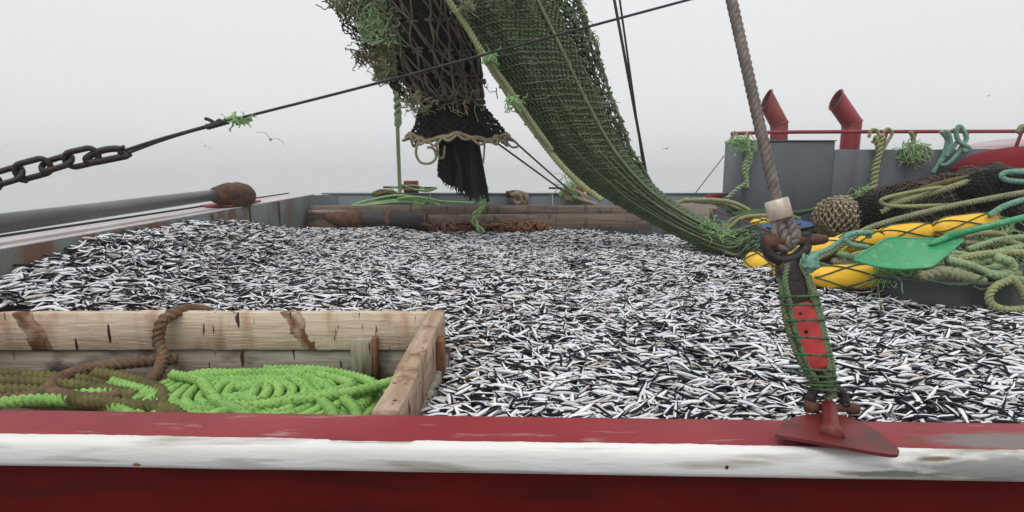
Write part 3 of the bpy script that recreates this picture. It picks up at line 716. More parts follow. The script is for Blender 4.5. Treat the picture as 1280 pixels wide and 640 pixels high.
ropething(multi([[(712, 238), (700, 243), (712, 247), (728, 250), (732, 245), (716, 240), (706, 247), (724, 252)], [(704, 236), (722, 240), (730, 250)], [(716, 246), (745, 256)]], .028, 8.4), M['ropebeige'], 'beige rope tangled round the red bitt beside the green net')
mk('frayed_twine', tangle(P(712, 230, Y=8.4), (.08, .05, .06), 24, .3, .008, seed=3), M['ropelime'], label='tuft of lime twine on the bitt beside the green net', cat='twine')
ropething(multi([[(466, 243), (476, 239), (490, 240), (498, 244)], [(470, 244), (484, 240), (496, 244)]], .028, 8.46), M['ropeolive'], 'dark olive rope bundle on the far bulwark rail')
for a, b in (((612, 172), (707, 241)), ((624, 160), (713, 239))):
    mk('line', tube([P(*a, Y=7.0), P(*b, Y=8.42)], .012, 6), M['wiredark'], label='thin line running from the black net to the far bitt', cat='line', group='lines from net to bitt')
for a, b, r in (((676, -500), (823, 300), .022), ((704, -500), (817, 300), .016), ((575, -500), (745, 80), .026)):
    mk('wire', tube([P(*a, Y=8.6), P(*b, Y=8.6)], r, 6), M['wiredark'], label='dark rigging wire coming down behind the green net', cat='wire', group='wires behind the green net')
mk('wire', tube([P(905, 195, Y=8.9), P(868, 243, Y=8.55)], .007, 5), M['wiredark'], label='thin wire from the casing corner to the far rail', cat='wire')

# ------------------------------------------------------------------ boom pipe over the left bulwark
bm_ = thing('boom', (-3.05, 5, -.48), 'grey steel boom with rusty rounded end lying along the bulwark cap', 'boom')
b0, b1 = P(-160, 305, X=-3.05), np.array([-3.05, 6.15, -.352]); b0 = np.array([-3.05, 1.9, -.385])
mk('pipe', lathe([(0, .062), (1, .056)], b0, b1, 24), M['boom'], bm_)
mk('bulb', lathe([(0, .06), (.04, .082), (.16, .10), (.18, .108), (.38, .138), (.41, .130), (.55, .142), (.58, .148), (.78, .135), (.9, .10), (.97, .06), (1, .02)], b1+(0, -.24, 0), b1+(.12, .36, -.05), 28), M['rust'], bm_)
mk('foot', box(-3.25, -2.93, 6.0, 6.75, -.484, -.462, .006), M['redfade'], bm_)
mk('saddle', box(-3.12, -2.98, 6.2, 6.55, -.464, -.43, .01), M['rust'], bm_)

# ------------------------------------------------------------------ guy wire with chain
gw = thing('guy_wire', P(80, 205, Y=2.4), 'rusty chain shackled to a dark wire stretched across the sky', 'guy wire')
def G(x, y): return P(x, y, Y=2.4+.0008*x)
cpts = [(-34, 236, 52), (2, 221.5, 44), (33, 214, 38), (61, 206.5, 36), (88, 200, 34), (113, 200, 0)]
def orient(g, a, b, roll):
    a, b = np.array(a), np.array(b); x = (b-a)/np.linalg.norm(b-a); y = np.cross((0, 1, 0), x); y /= np.linalg.norm(y); z = np.cross(x, y)
    y2 = y*math.cos(roll)+z*math.sin(roll); z2 = np.cross(x, y2); c = (a+b)/2
    return np.array([c+x*q[0]+y2*q[1]+z2*q[2] for q in g[0]]), g[1]
seg = [((-45, 240), (-2, 224)), ((-14, 227), (28, 214)), ((20, 217), (62, 205)), ((52, 210), (90, 198)), ((82, 202), (122, 192))]
for i, (a, b) in enumerate(seg):
    a, b = G(*a), G(*b); L = np.linalg.norm(b-a)
    mk('link', orient(link(L, .066, .0125), a, b, (.25, -.5, .3, -.75, .35)[i]), M['rustdark'], gw)
mk('link_pin', tube([G(18, 223), G(34, 226)], .012, 8), M['rustdark'], gw)
sh = [G(152, 192), G(148, 186), G(128, 188), G(112, 195), G(108, 200), G(116, 203), G(138, 199), G(158, 195)]
mk('shackle', cord(sh, .0145, 6, 8), M['rustdark'], gw)
mk('shackle_pin', lathe([(0, .018), (.2, .018), (.25, .011), (.8, .011), (.82, .02), (1, .018)], G(150, 184), G(161, 197), 12), M['rustdark'], gw)
w1 = [G(156, 188), G(200, 174), G(236, 164), G(268, 155)]; w2 = [G(158, 192), G(198, 177), G(234, 165.5), G(262, 158)]
mk('wire', join(rope(w1, .0062, 8), rope(w2, .0055, 8)), M['wiredark'], gw)
mk('splice', join(rope([G(258, 159), G(276, 154), G(286, 151)], .0115, 6), cord([G(272, 156), G(262, 150), G(256, 148)], .008, 4), cord([G(266, 158), G(274, 150), G(280, 155)], .007, 4)), M['wiredark'], gw)
mk('wire', rope([G(266, 156), G(460, 107), G(640, 59), G(860, 0), G(1200, -91), G(1700, -226)], .0056, 10), M['wiredark'], gw)
mk('green_twine', join(tangle(G(297, 150), (.024, .010, .003), 14, .05, .006, seed=8, down=0), cord([G(280, 151), G(290, 147), G(300, 153), G(315, 149)], .009, 5)), M['ropelime'], gw)

# ------------------------------------------------------------------ stay with turnbuckle on the gunwale
st = thing('stay', P(1045, 530, Z=-.78), 'wire stay with red turnbuckle lashed in green rope on the gunwale', 'stay')
YS = 1.655
def S_(x, y, dy=0): return P(x, y, Y=YS+.0012*(540-y)*.5+dy)
out = [(970, 541), (975, 532), (986, 524), (1002, 519), (1024, 517), (1046, 518), (1066, 523), (1086, 532), (1104, 544), (1118, 556), (1124, 563), (1121, 568), (1100, 566), (1060, 559), (1010, 550), (975, 544)]
vt = list(smoothpath([P(a, b, Z=-.768) for a, b in out], 4, closed=True))
n = len(vt); vb = [q+np.array([0, .003, -.011]) for q in vt]
mk('base_plate', (np.array(vt+vb), [tuple(range(n-1, -1, -1)), tuple(range(n, 2*n))]+[(i, (i+1) % n, n+(i+1) % n, n+i) for i in range(n)]), M['platered'], st, smooth=False)
mk('pad', box(.90, 1.04, 1.60, 1.63, -.8, -.778, .003), M['platered'], st)
pc = P(1040, 543, Z=-.775)
mk('weld', patch(1.185, 1.600, .018, .007, -.7665, 6), M['rustorange'], st)
mk('eye', lathe([(0, .034), (.15, .034), (.3, .024), (.8, .022), (.9, .026), (1, .02)], P(1040, 548, Z=-.775), S_(1036, 506), 16), M['platered'], st)
mk('eye_boss', lathe([(0, .02), (.1, .034), (.9, .034), (1, .02)], S_(1029, 540, -.01), S_(1054, 543, -.01), 14), M['platered'], st)
mk('pin', lathe([(0, .02), (.18, .02), (.2, .012), (.8, .012), (.82, .019), (1, .017)], S_(1008, 508), S_(1072, 511), 12), M['rust'], st)
mk('jaw', cord([S_(1015, 507), S_(1014, 494), S_(1024, 484), S_(1042, 484), S_(1054, 494), S_(1056, 508)], .015, 6, 8), M['rustdark'], st)
body = [S_(1031, 500), S_(1022, 462), S_(1006, 405), S_(990, 352)]
mk('lower_rod', tube(smoothpath([S_(1034, 490), S_(1022, 455)], 3), .019, 10), M['rustdark'], st)
def flat(a, b, w0, w1, t):
    a, b = np.array(a), np.array(b); x = (b-a)/np.linalg.norm(b-a); y = np.cross(x, (0, 1, 0)); y /= np.linalg.norm(y); z = np.array([0, 1., 0]); v = []; n = 14
    for i in range(n+1):
        s = i/n; c = a+(b-a)*s; w = (w0+(w1-w0)*s)/2*(1-.35*(2*abs(s-.5))**6); r = .25*w
        for q, e in ((-w+r, -t), (w-r, -t), (w, -t+.006), (w, t-.006), (w-r, t), (-w+r, t), (-w, t-.006), (-w, -t+.006)): v.append(c+y*q+z*e)
    f = [(i*8+k, i*8+(k+1) % 8, (i+1)*8+(k+1) % 8, (i+1)*8+k) for i in range(n) for k in range(8)]
    f += [tuple(range(7, -1, -1)), tuple(n*8+k for k in range(8))]
    return np.array(v), f
tb = mk('turnbuckle_body', flat(S_(1020, 460), S_(997, 377), .072, .08, .024), M['turnred'], st, label='bright red turnbuckle body')
mk('hole', xf(lathe([(0, .006), (1, .006)], (0, 0, 0), (0, .004, 0), 10), S_(1008, 415, -.0245), (0, 0, 0)), M['black'], tb)
mk('hole', xf(lathe([(0, .004), (1, .004)], (0, 0, 0), (0, .004, 0), 10), S_(1001, 392, -.0245), (0, 0, 0)), M['black'], tb)
mk('fork', flat(S_(998, 384, .002), S_(982, 326, .002), .066, .072, .020), M['rustdark'], st)
mk('shackle', cord([S_(962, 294), S_(958, 306), S_(962, 318), S_(976, 325), S_(994, 322), S_(1006, 312), S_(1008, 300), S_(1006, 292)], .0175, 6, 10), M['rustdark'], st)
mk('shackle_pin', lathe([(0, .018), (.03, .024), (.17, .024), (.2, .016), (.75, .016), (.78, .019), (.95, .015), (1, .010)], S_(954, 302), S_(1034, 299), 14), M['rust'], st)
mk('thimble', cord([S_(972, 272), S_(968, 290), S_(974, 308), S_(988, 309), S_(997, 294), S_(986, 272)], .0125, 6, 8), M['wire'], st)
mk('eye_wire', rope([S_(972, 268), S_(975, 285), S_(984, 304), S_(991, 300), S_(986, 280), S_(978, 268)], .017, 8), M['wire'], st)
mk('ferrule', lathe([(0, .032), (.05, .036), (.95, .037), (1, .033)], S_(977, 274), S_(970, 250), 20), M['alu'], st)
mk('wire_rope', rope([S_(972, 256), S_(962, 212), S_(938, 105), S_(915, 2), S_(860, -244), S_(780, -600)], .0165, 10, lobes=4, sides=20, depth=.16, k=2.6), M['wire'], st)
lash = thing('lashing', S_(1010, 400), parent=st)
ls = [[(984, 330), (981, 352), (987, 380), (995, 415), (1008, 452), (1025, 486)], [(977, 335), (977, 360), (983, 400), (995, 440), (1012, 470), (1027, 490)], [(1000, 330), (1010, 352), (1020, 390), (1028, 425), (1035, 460), (1035, 490)], [(1010, 345), (1021, 376), (1031, 420), (1040, 458), (1042, 498)], [(1020, 450), (1034, 470), (1042, 490), (1034, 500)]]
for i, q in enumerate(ls): mk('lashing_rope', rope([S_(a, b, -.012+.012*(i % 2)) for a, b in q], .0085, 8), M['ropemix'], lash)
for k, (x0, y0, x1, y1) in enumerate([(973, 371, 1028, 369), (978, 381, 1026, 380), (983, 401, 1032, 399), (988, 420, 1036, 423), (992, 443, 1040, 444), (998, 461, 1044, 463), (1004, 470, 1046, 471), (1008, 481, 1048, 482), (1012, 485, 1050, 489), (1014, 478, 1048, 477)]):
    c = [S_(x0, y0, 0), S_((x0+x1)/2, (y0+y1)/2+.5, -.048), S_(x1, y1, 0), S_((x0+x1)/2, (y0+y1)/2-1, .045)]
    mk('twine_turn', cord(c, .0038, 6, 5, closed=True), M['ropedkgreen'], lash)
mk('lashing_knot', join(*[rope([S_(1000, 318+i*4), S_(1012, 324+i*3, -.03), S_(1020, 318+i*5), S_(1008, 330+i*3, -.02)], .009, 5) for i in range(4)]), M['ropeteal'], lash)

# ------------------------------------------------------------------ big green net hanging from the boom
Lk = [(510, -110), (535, -50), (562, 0), (582, 35), (606, 75), (640, 132), (688, 192), (742, 238), (806, 275), (868, 306), (905, 318)]
Rk = [(640, -110), (668, -50), (692, 0), (708, 35), (727, 75), (752, 130), (782, 188), (820, 234), (862, 264), (912, 288), (952, 302)]
Dk = [5.9, 5.95, 6.0, 6.0, 6.0, 6.05, 6.1, 6.15, 6.15, 6.0, 5.85]
nl = len(Lk)
LP = smoothpath([P(a, b, Y=d) for (a, b), d in zip(Lk, Dk)], 12); RP = smoothpath([P(a, b, Y=d) for (a, b), d in zip(Rk, Dk)], 12)
def lerp_path(p, v):
    t = min(max(v, 0), 1)*(len(p)-1); i = min(int(t), len(p)-2); return p[i]*(1-(t-i))+p[i+1]*(t-i)
def GN(off, amp=1.):
    def S(u, v):
        a, b = lerp_path(LP, v), lerp_path(RP, v); w = np.linalg.norm(b-a)
        p = a*(1-u)+b*u
        bul = math.sin(math.pi*min(1, max(0, u)))**.7*.36*w
        fold = amp*(.022*math.sin(u*21+3*v+2*N(u*3, v*4))+.03*N(u*6, v*2.2, 3)+.02*N(u*14, v*6, 5))
        p = p+np.array([0, -bul-fold-off, 0]); return p
    return S
def GB(u, v):
    a, b = lerp_path(LP, v), lerp_path(RP, v); p = a*(1-u)+b*u
    return p+np.array([0, math.sin(math.pi*u)**.7*.3*np.linalg.norm(b-a), 0])
gnt = thing('green_trawl_net', P(880, 312, Y=5.95), 'long green trawl net hanging in a thick swag down onto the fish', 'net')
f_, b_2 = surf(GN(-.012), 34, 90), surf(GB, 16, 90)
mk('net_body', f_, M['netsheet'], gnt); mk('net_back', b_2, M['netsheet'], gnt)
mk('mesh', net(GN(.008), 24, 78, .0085, .07), M['netgreen'], gnt, kind='stuff')
mk('mesh', net(GN(.02, 1.1), 15, 66, .0055, .35, keep=lambda u, v: N(u*9, v*40, 8) > .28), M['netgreen2'], gnt, kind='stuff')
# cross seams: paler short runs of twine
seam = []
S = GN(.022)
for k in range(30):
    v = .06+.93*k/30+random.uniform(-.004, .004); u0 = random.uniform(.01, .05); u1 = random.uniform(.72, .97)
    seam.append(cord([S(u0+(u1-u0)*t/16, v-.012*t/16+.0025*random.uniform(-1, 1)) for t in range(17)], .0052, 2, 4))
for g_ in seam: mk('seam_twine', g_, M['netgreen2'], gnt)
# lengthwise bunched cords near the gathered end
bun = []
for k in range(9):
    u = random.uniform(.3, 1); v0 = random.uniform(.55, .75); S = GN(.03+.02*random.random())
    bun.append(cord([S(min(1, u+.03*math.sin(t)), v0+(1-v0)*t/9) for t in range(10)], random.uniform(.006, .011), 3, 5))
for g_ in bun: mk('bunched_twine', g_, M['netgreen'], gnt)
# lacy selvedge with knots along the upper right edge
def LACE(u, v):
    b = lerp_path(RP, v*.72); a = lerp_path(LP, v*.72); d = (b-a)/np.linalg.norm(b-a); w = .40*(1-v)**.6+.04
    return b-d*.10+d*(u*w)+np.array([0, .10*N(u*3, v*9)-.05+.06*u, .03*N(u*4, v*12, 4)])
mk('selvedge', net(LACE, 5, 56, .0095, .3, sag=.018), M['netgreen'], gnt, kind='stuff')
mk('selvedge', net(lambda u, v: LACE(u*.7, v)+np.array([0, .07, 0]), 5, 50, .0095, .35, sag=.02), M['netsheet'], gnt, kind='stuff')
mk('selvedge_cord', cord([LACE(.98+.12*N(k*.9), k/26) for k in range(27)], .017, 4, 6), M['netgreen2'], gnt)
mk('seam_cord', cord([GN(.035)(.80+.02*N(k), k/30) for k in range(31)], .018, 4, 6), M['netgreen2'], gnt)
for k in range(9):
    q = LACE(.95, .06+.1*k+.03*random.random())
    mk('twine_knot', tangle(q, (.025, .02, .02), 5, .13, .008, seed=20+k), M['netgreen2'], gnt)
mk('twine_knot', tangle(GN(.06)(.55, .22), (.09, .02, .03), 14, .3, .010, seed=50), M['netgreen2'], gnt)
for v_ in (.86, .9, .95): mk('twine_knot', tangle(GN(.05)(.8, v_), (.05, .03, .04), 12, .2, .009, seed=int(v_*100)), M['ropelime'], gnt)
# pale rope down the left edge
er_ = [(545, -30), (562, 2), (580, 28), (604, 68), (618, 92), (630, 108), (642, 126), (668, 164), (700, 205), (730, 234), (752, 250)]
mk('edge_rope', rope([P(a, b, Y=5.72) for a, b in er_], .026, 8), M['ropeyellow'], gnt)
mk('edge_rope', rope([P(a+4, b-1, Y=5.68) for a, b in er_[3:8]]+[P(690, 188, Y=5.7)], .022, 8), M['ropekhaki'], gnt)
for q in ((612, 72), (641, 126), (586, 8)): mk('lashing', join(tangle(P(*q, Y=5.66), (.03, .02, .015), 14, .14, .012, seed=q[0], down=0), lathe([(0, .015), (.3, .045), (.7, .045), (1, .015)], P(q[0]-9, q[1]-2, Y=5.68), P(q[0]+9, q[1]+3, Y=5.68), 10)), M['ropelime'] if q[0] > 600 else M['ropekhaki'], gnt)
# net tail spreading to the right as loose strands
tail = []
for k in range(120):
    t = random.random(); y0 = 286+28*t; x0 = 866+40*t+random.uniform(-12, 20)
    x1 = random.uniform(925, 1060); y1 = y0+random.uniform(-12, 10)+(x1-900)*.01; y1 = min(y1, 322)
    Y0 = 5.9+.5*(1-t)
    ym = max(y0, y1)+random.uniform(0, 6)
    tail.append(cord([P(x0, y0, Y=Y0), P((x0*2+x1)/3, (y0+ym)/2+1, Y=Y0-.2), P((x0+2*x1)/3, min(ym, 321), Y=Y0-.35), P(x1, y1, Y=Y0-.5)], random.uniform(.008, .016), 4, 5))
for k, g_ in enumerate(tail): mk('tail_strand', g_, M['netgreen' if k < 70 else 'netgreen2' if k < 100 else 'netsheet'], gnt)

# ------------------------------------------------------------------ brown net bundle with black skirt and tail
YD = 6.9
dn = thing('brown_net_bundle', P(580, 240, Y=YD), 'dark brown net bundle hanging with black skirt and ragged tail', 'net')
DL = smoothpath([P(*q, Y=YD) for q in ((385, -110), (408, -50), (432, 0), (458, 38), (482, 72), (504, 100), (528, 128))], 10)
DR = smoothpath([P(*q, Y=YD) for q in ((545, -110), (562, -50), (577, 0), (588, 40), (598, 74), (604, 104), (602, 130))], 10)
def DN(off, amp=1):
    def S(u, v):
        a, b = lerp_path(DL, v), lerp_path(DR, v); w = np.linalg.norm(b-a); th = math.pi*(1-u)
        c = (a+b)/2; ax = (b-a)/2
        r = 1+amp*(.10*N(u*4, v*3, 1)+.05*math.sin(u*26+v*5))
        return c+ax*(-math.cos(math.pi*u))*r*1.0+np.array([0, -(w*.42*math.sin(math.pi*u))*r-off, 0])
    return S
def DNB(u, v):
    a, b = lerp_path(DL, v), lerp_path(DR, v); w = np.linalg.norm(b-a); c = (a+b)/2
    return c+(b-a)/2*(-math.cos(math.pi*u))*(1+.1*N(u*4, v*3, 1))+np.array([0, w*.3*math.sin(math.pi*u), 0])
mk('net_body', surf(lambda u, v: DN(-.03)(.16+.84*u, v), 40, 46), M['netdark'], dn); mk('net_back', surf(lambda u, v: DNB(.16+.84*u, v), 16, 40), M['netdark'], dn)
# coarse hand-tied meshes: pairs of sagging ropes with knots
strands = []; knots = []
rg = random.Random(12)
for layer in range(2):
    nu, nv = 8, 6
    node = {}
    for j in range(nv+1):
        for k in range(nu+1): node[k, j] = DN(.03+.035*layer)(min(1, max(0, (k+.5*((j+layer) % 2))/nu+rg.uniform(-.03, .03)+.1)), min(1, max(0, j/nv+rg.uniform(-.02, .02))))
    for (k, j), p in node.items():
        for d in (0, 1):
            q = k+d-(0 if (j+layer) % 2 else 1)
            if (q, j+1) in node and rg.random() < .9:
                b = node[q, j+1]; w = np.array([rg.uniform(-.03, .03), rg.uniform(-.04, 0), 0])
                strands.append(cord([p, p*.7+b*.3+w+(0, 0, -.02), p*.35+b*.65+w*1.3+(0, 0, -.03), b], rg.uniform(.010, .014), 4, 5))
        knots.append(tube([p-(.05, 0, 0), p+(.055, 0, .005)], .014, 6))
mk('net_rope', join(*strands), M['netbrown'], dn, kind='stuff'); mk('net_knots', join(*knots), M['netbrown'], dn, kind='stuff')
mk('fine_mesh', net(lambda u, v: DN(.006, 1.2)(u, v*.98), 26, 50, .0055, .3), M['netdark'], dn, kind='stuff')
# loose dark mesh at the left edge, letting the sky through
def DE(u, v):
    a = lerp_path(DL, v); return a+np.array([-.22+.5*u, -.05+.2*u, -.06*u])+np.array([.10*N(v*9, u*2), 0, .05*N(v*7, u*3, 5)])
mk('loose_mesh', net(DE, 9, 44, .007, .4, sag=.015), M['netdark'], dn, kind='stuff')
mk('loose_mesh', net(lambda u, v: DE(u*.8, v)+np.array([.05, .1, .0]), 7, 30, .007, .4, sag=.02), M['netbrown'], dn, kind='stuff')
for i, (q, sp, n, m) in enumerate([((432, 0), (.10, .1, .05), 16, 'ropeolive'), ((442, 6), (.09, .1, .06), 18, 'ropekhaki'), ((478, 24), (.12, .05, .10), 90, 'ropepale'), ((472, 12), (.11, .05, .06), 60, 'ropelime'), ((490, 42), (.05, .05, .08), 40, 'ropepale'), ((456, 68), (.05, .05, .04), 26, 'ropeolive'), ((480, 78), (.04, .05, .12), 22, 'ropekhaki'), ((484, 56), (.06, .05, .1), 18, 'ropeolive'), ((520, 128), (.06, .05, .05), 26, 'ropekhaki'), ((566, 128), (.25, .10, .015), 9, 'ropebeige'), ((575, 116), (.25, .12, .02), 14, 'netbrown')]):
    mk('frayed_netting', tangle(P(*q, Y=YD-.42), sp, n, .20, .011, seed=60+i, down=.15), M[m], dn, kind='stuff')
def SCRAP(u, v):
    p = P(444+56*u+8*v-10*u*v, -8+62*v-14*u*(1-v), Y=YD-.5); return p+np.array([.06*N(u*4, v*4, 2), .10*N(u*3, v*5, 6), .05*N(u*5, v*3, 9)])
mk('netting_scrap', net(SCRAP, 13, 20, .0095, .3, sag=.012), M['ropepale'], dn, kind='stuff')
mk('netting_scrap', net(lambda u, v: SCRAP(u, v)+np.array([.02, .06, .01]), 12, 16, .0095, .35, sag=.012), M['ropeolive'], dn, kind='stuff')
mk('netting_scrap', net(lambda u, v: P(472+26*u-6*v, 48+52*v, Y=YD-.4)+np.array([.05*N(v*4, u*3), .1*N(u*3, v*5, 6), .02*N(u*5, v*3)]), 7, 18, .0085, .35, sag=.012), M['ropekhaki'], dn, kind='stuff')
# black skirt
SL, SR = P(515, 174, Y=YD), P(633, 172, Y=YD); TL, TR = P(530, 130, Y=YD), P(602, 130, Y=YD)
def SKT(off):
    def S(u, v):
        a = TL*(1-v)+SL*v; b = TR*(1-v)+SR*v; c = (a+b)/2; h = np.linalg.norm(b-a)/2; th = 2*math.pi*u; r = 1+.06*math.sin(9*th)*v+.08*N(math.cos(th)*2, math.sin(th)*2, v*2)
        return c+np.array([-math.cos(th)*h*r, -math.sin(th)*h*r*.6-off, .03*math.sin(5*th)*v])
    return S
mk('skirt_mesh', net(SKT(0), 34, 11, .0095, .2, wrap=True), M['netblack'], dn, kind='stuff')
mk('skirt_lining', surf(lambda u, v: SKT(-.02)(.1+.3*u, v*.95)*np.array([1, 1, 1]), 20, 8), M['netblack'], dn)
mk('skirt_lining', surf(lambda u, v: (SKT(0)(.62+.26*u, v*.92)), 20, 8), M['netblack'], dn)
rim = [SKT(.02)(k/40, 1+.04*math.sin(k*2.3)) for k in range(40)]
mk('rim_rope', rope(rim, .022, 5, closed=True), M['ropebeige'], dn)
lo_ = []
for k in range(20):
    u = k/20; a, m_, b = SKT(.03)(u, .98), SKT(.05)(u+.025, 1.13+.05*random.random()), SKT(.03)(u+.06, .96); lo_.append(cord([a, m_, b], .015, 6, 6))
mk('rim_loops', join(*lo_), M['ropebeige'], dn)
mk('hanging_loop', join(cord([P(*q, Y=YD-.3) for q in ((522, 178), (520, 192), (526, 203), (538, 204), (545, 197), (542, 186), (534, 184))], .016, 6, 6), cord([P(*q, Y=YD-.28) for q in ((545, 178), (548, 194), (554, 197), (556, 182))], .014, 6, 6), cord([P(*q, Y=YD-.3) for q in ((606, 176), (605, 192), (604, 204))], .012, 6, 6), cord([P(*q, Y=YD-.3) for q in ((630, 168), (640, 174), (648, 182), (640, 184), (632, 176))], .013, 6, 6)), M['ropekhaki'], dn)
# ragged black tail
A0, A1, B0, B1 = P(553, 172, Y=YD), P(598, 170, Y=YD), P(552, 226, Y=YD), P(611, 244, Y=YD)
def TLF(u, v, k=1):
    p = A0*(1-u)+A1*u; q = P(553+58*u, 223+22*min(1, u*1.6)+4*N(u*30, 3)+3*N(u*11, 7), Y=YD)
    r = p*(1-v)+q*v; return r+np.array([0, k*(.05*math.sin(u*19+N(v*2, u*3)*2)+.12*math.sin(math.pi*u)), 0])
mk('tail', surf(lambda u, v: TLF(u, v, -1), 60, 20), M['netblack'], dn); mk('tail', surf(lambda u, v: TLF(.06+.9*u, v*.93, .8), 60, 20), M['netblack'], dn)
mk('tail_fringe', join(net(lambda u, v: TLF(-.1+.3*u, v*1.02, -1.1), 8, 30, .008, .3), prisms([TLF(u, .97, -1) for u in np.linspace(0, 1, 90)], [TLF(u, 1.0, -1)+np.array([.03*random.uniform(-1, 1), 0, -.07*random.random()]) for u in np.linspace(0, 1, 90)], .006, 3)), M['netblack'], dn, kind='stuff')

# ------------------------------------------------------------------ gear heaped on the side deck
# dark net mound
def mound(cx, cy, rx, ry, z0, h, seed, pw=.6, lump=.2):
    def S(off):
        def f(u, v):
            a = 2*math.pi*u; r = v
            x, y = cx+rx*r*math.cos(a), cy+ry*r*math.sin(a)
            hh = h*(max(0, 1-r*r))**pw
            k = 1+lump*N(x*2.4, y*2.4, seed)+lump*.6*N(x*6, y*6, seed+3)
            k2 = 1+lump*.5*N(math.cos(a)*2, math.sin(a)*2, seed+9)
            return np.array([cx+(x-cx)*k2*(1+off), cy+(y-cy)*k2*(1+off), z0+hh*k+off])
        return f
    return S
def netheap(name, cx, cy, rx, ry, z0, h, seed, m1, m2, nu, nv, r, label, lump=.2, pw=.6, body=(72, 24)):
    S = mound(cx, cy, rx, ry, z0, h, seed, pw, lump)
    t = thing(name, (cx, cy, z0), label, 'net')
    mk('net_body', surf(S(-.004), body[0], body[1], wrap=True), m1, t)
    mk('mesh', net(lambda u, v: S(.008)(u, .06+.92*v), nu, nv, r, .25, wrap=True), m2, t, kind='stuff')
    return t, S
t1, S1 = netheap('net_heap', 5.05, 6.15, 1.75, .95, -1.05, .92, 4, M['netheap'], M['netheap2'], 84, 20, .0075, 'large heap of brown black netting in front of the grey casing', .16, .55)
t2, S2 = netheap('net_heap', 3.95, 5.2, 1.35, .62, -1.06, .42, 14, M['netsheet'], M['netgreen'], 110, 22, .008, 'low heap of dark green netting under the yellow floats', .25)
def coarse(nm, c, r, m1, m2, nu, nv, tw, label, sx=1.2):
    t = thing(nm, (c[0], c[1], c[2]-r), label, 'net')
    def S(k):
        def f(u, v):
            a, b = 2*math.pi*u, math.pi*v; q = 1+.1*N(math.cos(a)*2, math.sin(a)*2, b)
            return np.array([c[0]+k*r*sx*q*math.sin(b)*math.cos(a), c[1]+k*r*q*math.sin(b)*math.sin(a), c[2]+k*r*q*math.cos(b)])
        return f
    mk('net_body', surf(S(.95), 30, 16, wrap=True), m1, t); mk('mesh', net(S(1.02), nu, nv, tw, .15, wrap=True, sag=.003), m2, t, kind='stuff')
mk_beige = mat('beige_net_core', (.10, .085, .065), (.07, .06, .045), .9)
coarse('net_bundle', P(1048, 271, Y=5.5), .185, mk_beige, M['ropebeige'], 22, 13, .0085, 'round bundle of beige netting beside the black netting', 1.15)
coarse('net_bundle', P(1092, 266, Y=5.45), .16, M['netblack'], M['netblack'], 40, 18, .006, 'crumpled black netting between the beige bundle and the net heap', 1.6)
coarse('net_bundle', P(1248, 236, Y=5.3), .17, M['netblack'], M['netblack'], 40, 16, .006, 'black netting folded on top of the brown net heap', 2.0)
mk('tarpaulin', surf(lambda u, v: P(948+72*u, 275+8*v-2*math.sin(3*u), Y=6.4-.5*v)+np.array([0, 0, .02*N(u*5, v*3)-.02]), 20, 8), M['blue'], label='crumpled blue tarpaulin between the partition plate and the beige net', cat='tarpaulin')
for i, q in enumerate([[(850, 252), (880, 251), (905, 258), (930, 268), (955, 276), (975, 290)], [(868, 252), (900, 254), (925, 262), (950, 272), (970, 288)], [(855, 250), (892, 250), (918, 254), (940, 266), (955, 282)], [(905, 284), (920, 271), (940, 266), (970, 266), (1000, 274)], [(908, 288), (925, 274), (945, 270), (975, 271), (995, 280)]]):
    mk('rope', rope([P(a, b, Y=7.0-.1*i) for a, b in q], .022, 8), M['ropeyellow' if i % 2 == 0 else 'ropekhaki'], label='yellow green rope sagging over the grey partition plate', cat='rope', group='ropes over the partition plate')
for i, q in enumerate([[(872, 250), (902, 253), (928, 266), (960, 273)], [(985, 272), (1010, 264), (1035, 256)], [(915, 268), (950, 264), (990, 266), (1020, 262)]]):
    mk('rope', rope([P(a, b, Y=6.9-.1*i) for a, b in q], .02, 8), M['ropedkgreen'], label='dark green rope beside the beige net bundle', cat='rope', group='dark green ropes by the beige net')

# floats
fl_i = 0
def fl(a, b, r, label, m='yellow'):
    global fl_i; fl_i += 1
    r *= 1.1; a, b = np.array(a), np.array(b); t = thing('net_float', (a+b)/2-(0, 0, r), label, 'float')
    prof = [(0, .015), (.02, .35*r), (.06, .62*r), (.13, .86*r), (.25, .98*r), (.42, 1.0*r), (.5, .985*r), (.6, r), (.76, .97*r), (.87, .85*r), (.94, .62*r), (.98, .35*r), (1, .015)]
    mk('float_body', lathe(prof, a, b, 24), M[m], t)
    ps = np.array(prof); ax = (b-a); L = np.linalg.norm(ax); x = ax/L; u_ = np.cross(x, (0, 0, 1)); u_ /= np.linalg.norm(u_); w_ = np.cross(u_, x)
    def S(u, v):
        rr = np.interp(v, ps[:, 0], ps[:, 1])+.006; q = 2*math.pi*u; return a+ax*v+rr*(math.cos(q)*u_+math.sin(q)*w_)
    # finely divided diamond mesh hugging the float
    gs = []
    for k in range(4):
        for sg in (1, -1): gs.append(tube(np.array([S((k/4+sg*.30*v+fl_i*.03) % 1, v) for v in np.linspace(.02, .98, 20)]), .0055, 4))
    mk('netting', join(*gs), M['ropedkgreen'], t)
fl(P(1013, 347, Y=4.05), P(1103, 346, Y=4.05), .083, 'yellow float in green mesh lying below the shovel blade')
fl(P(930, 327, Y=4.75), P(972, 333, Y=4.6), .088, 'yellow float at the end of the row, lying on the fish by the stay')
fl(P(968, 338, Y=4.45), P(1012, 345, Y=4.2), .07, 'yellow float half hidden behind the red turnbuckle')
fl(P(985, 322, Y=4.75), P(1056, 306, Y=4.75), .085, 'yellow float behind the shackle of the stay')
fl(P(1040, 307, Y=4.95), P(1104, 296, Y=4.95), .08, 'yellow float behind the teal rope loop')
fl(P(1094, 297, Y=5.0), P(1170, 288, Y=5.0), .082, 'yellow float behind the green shovel blade')
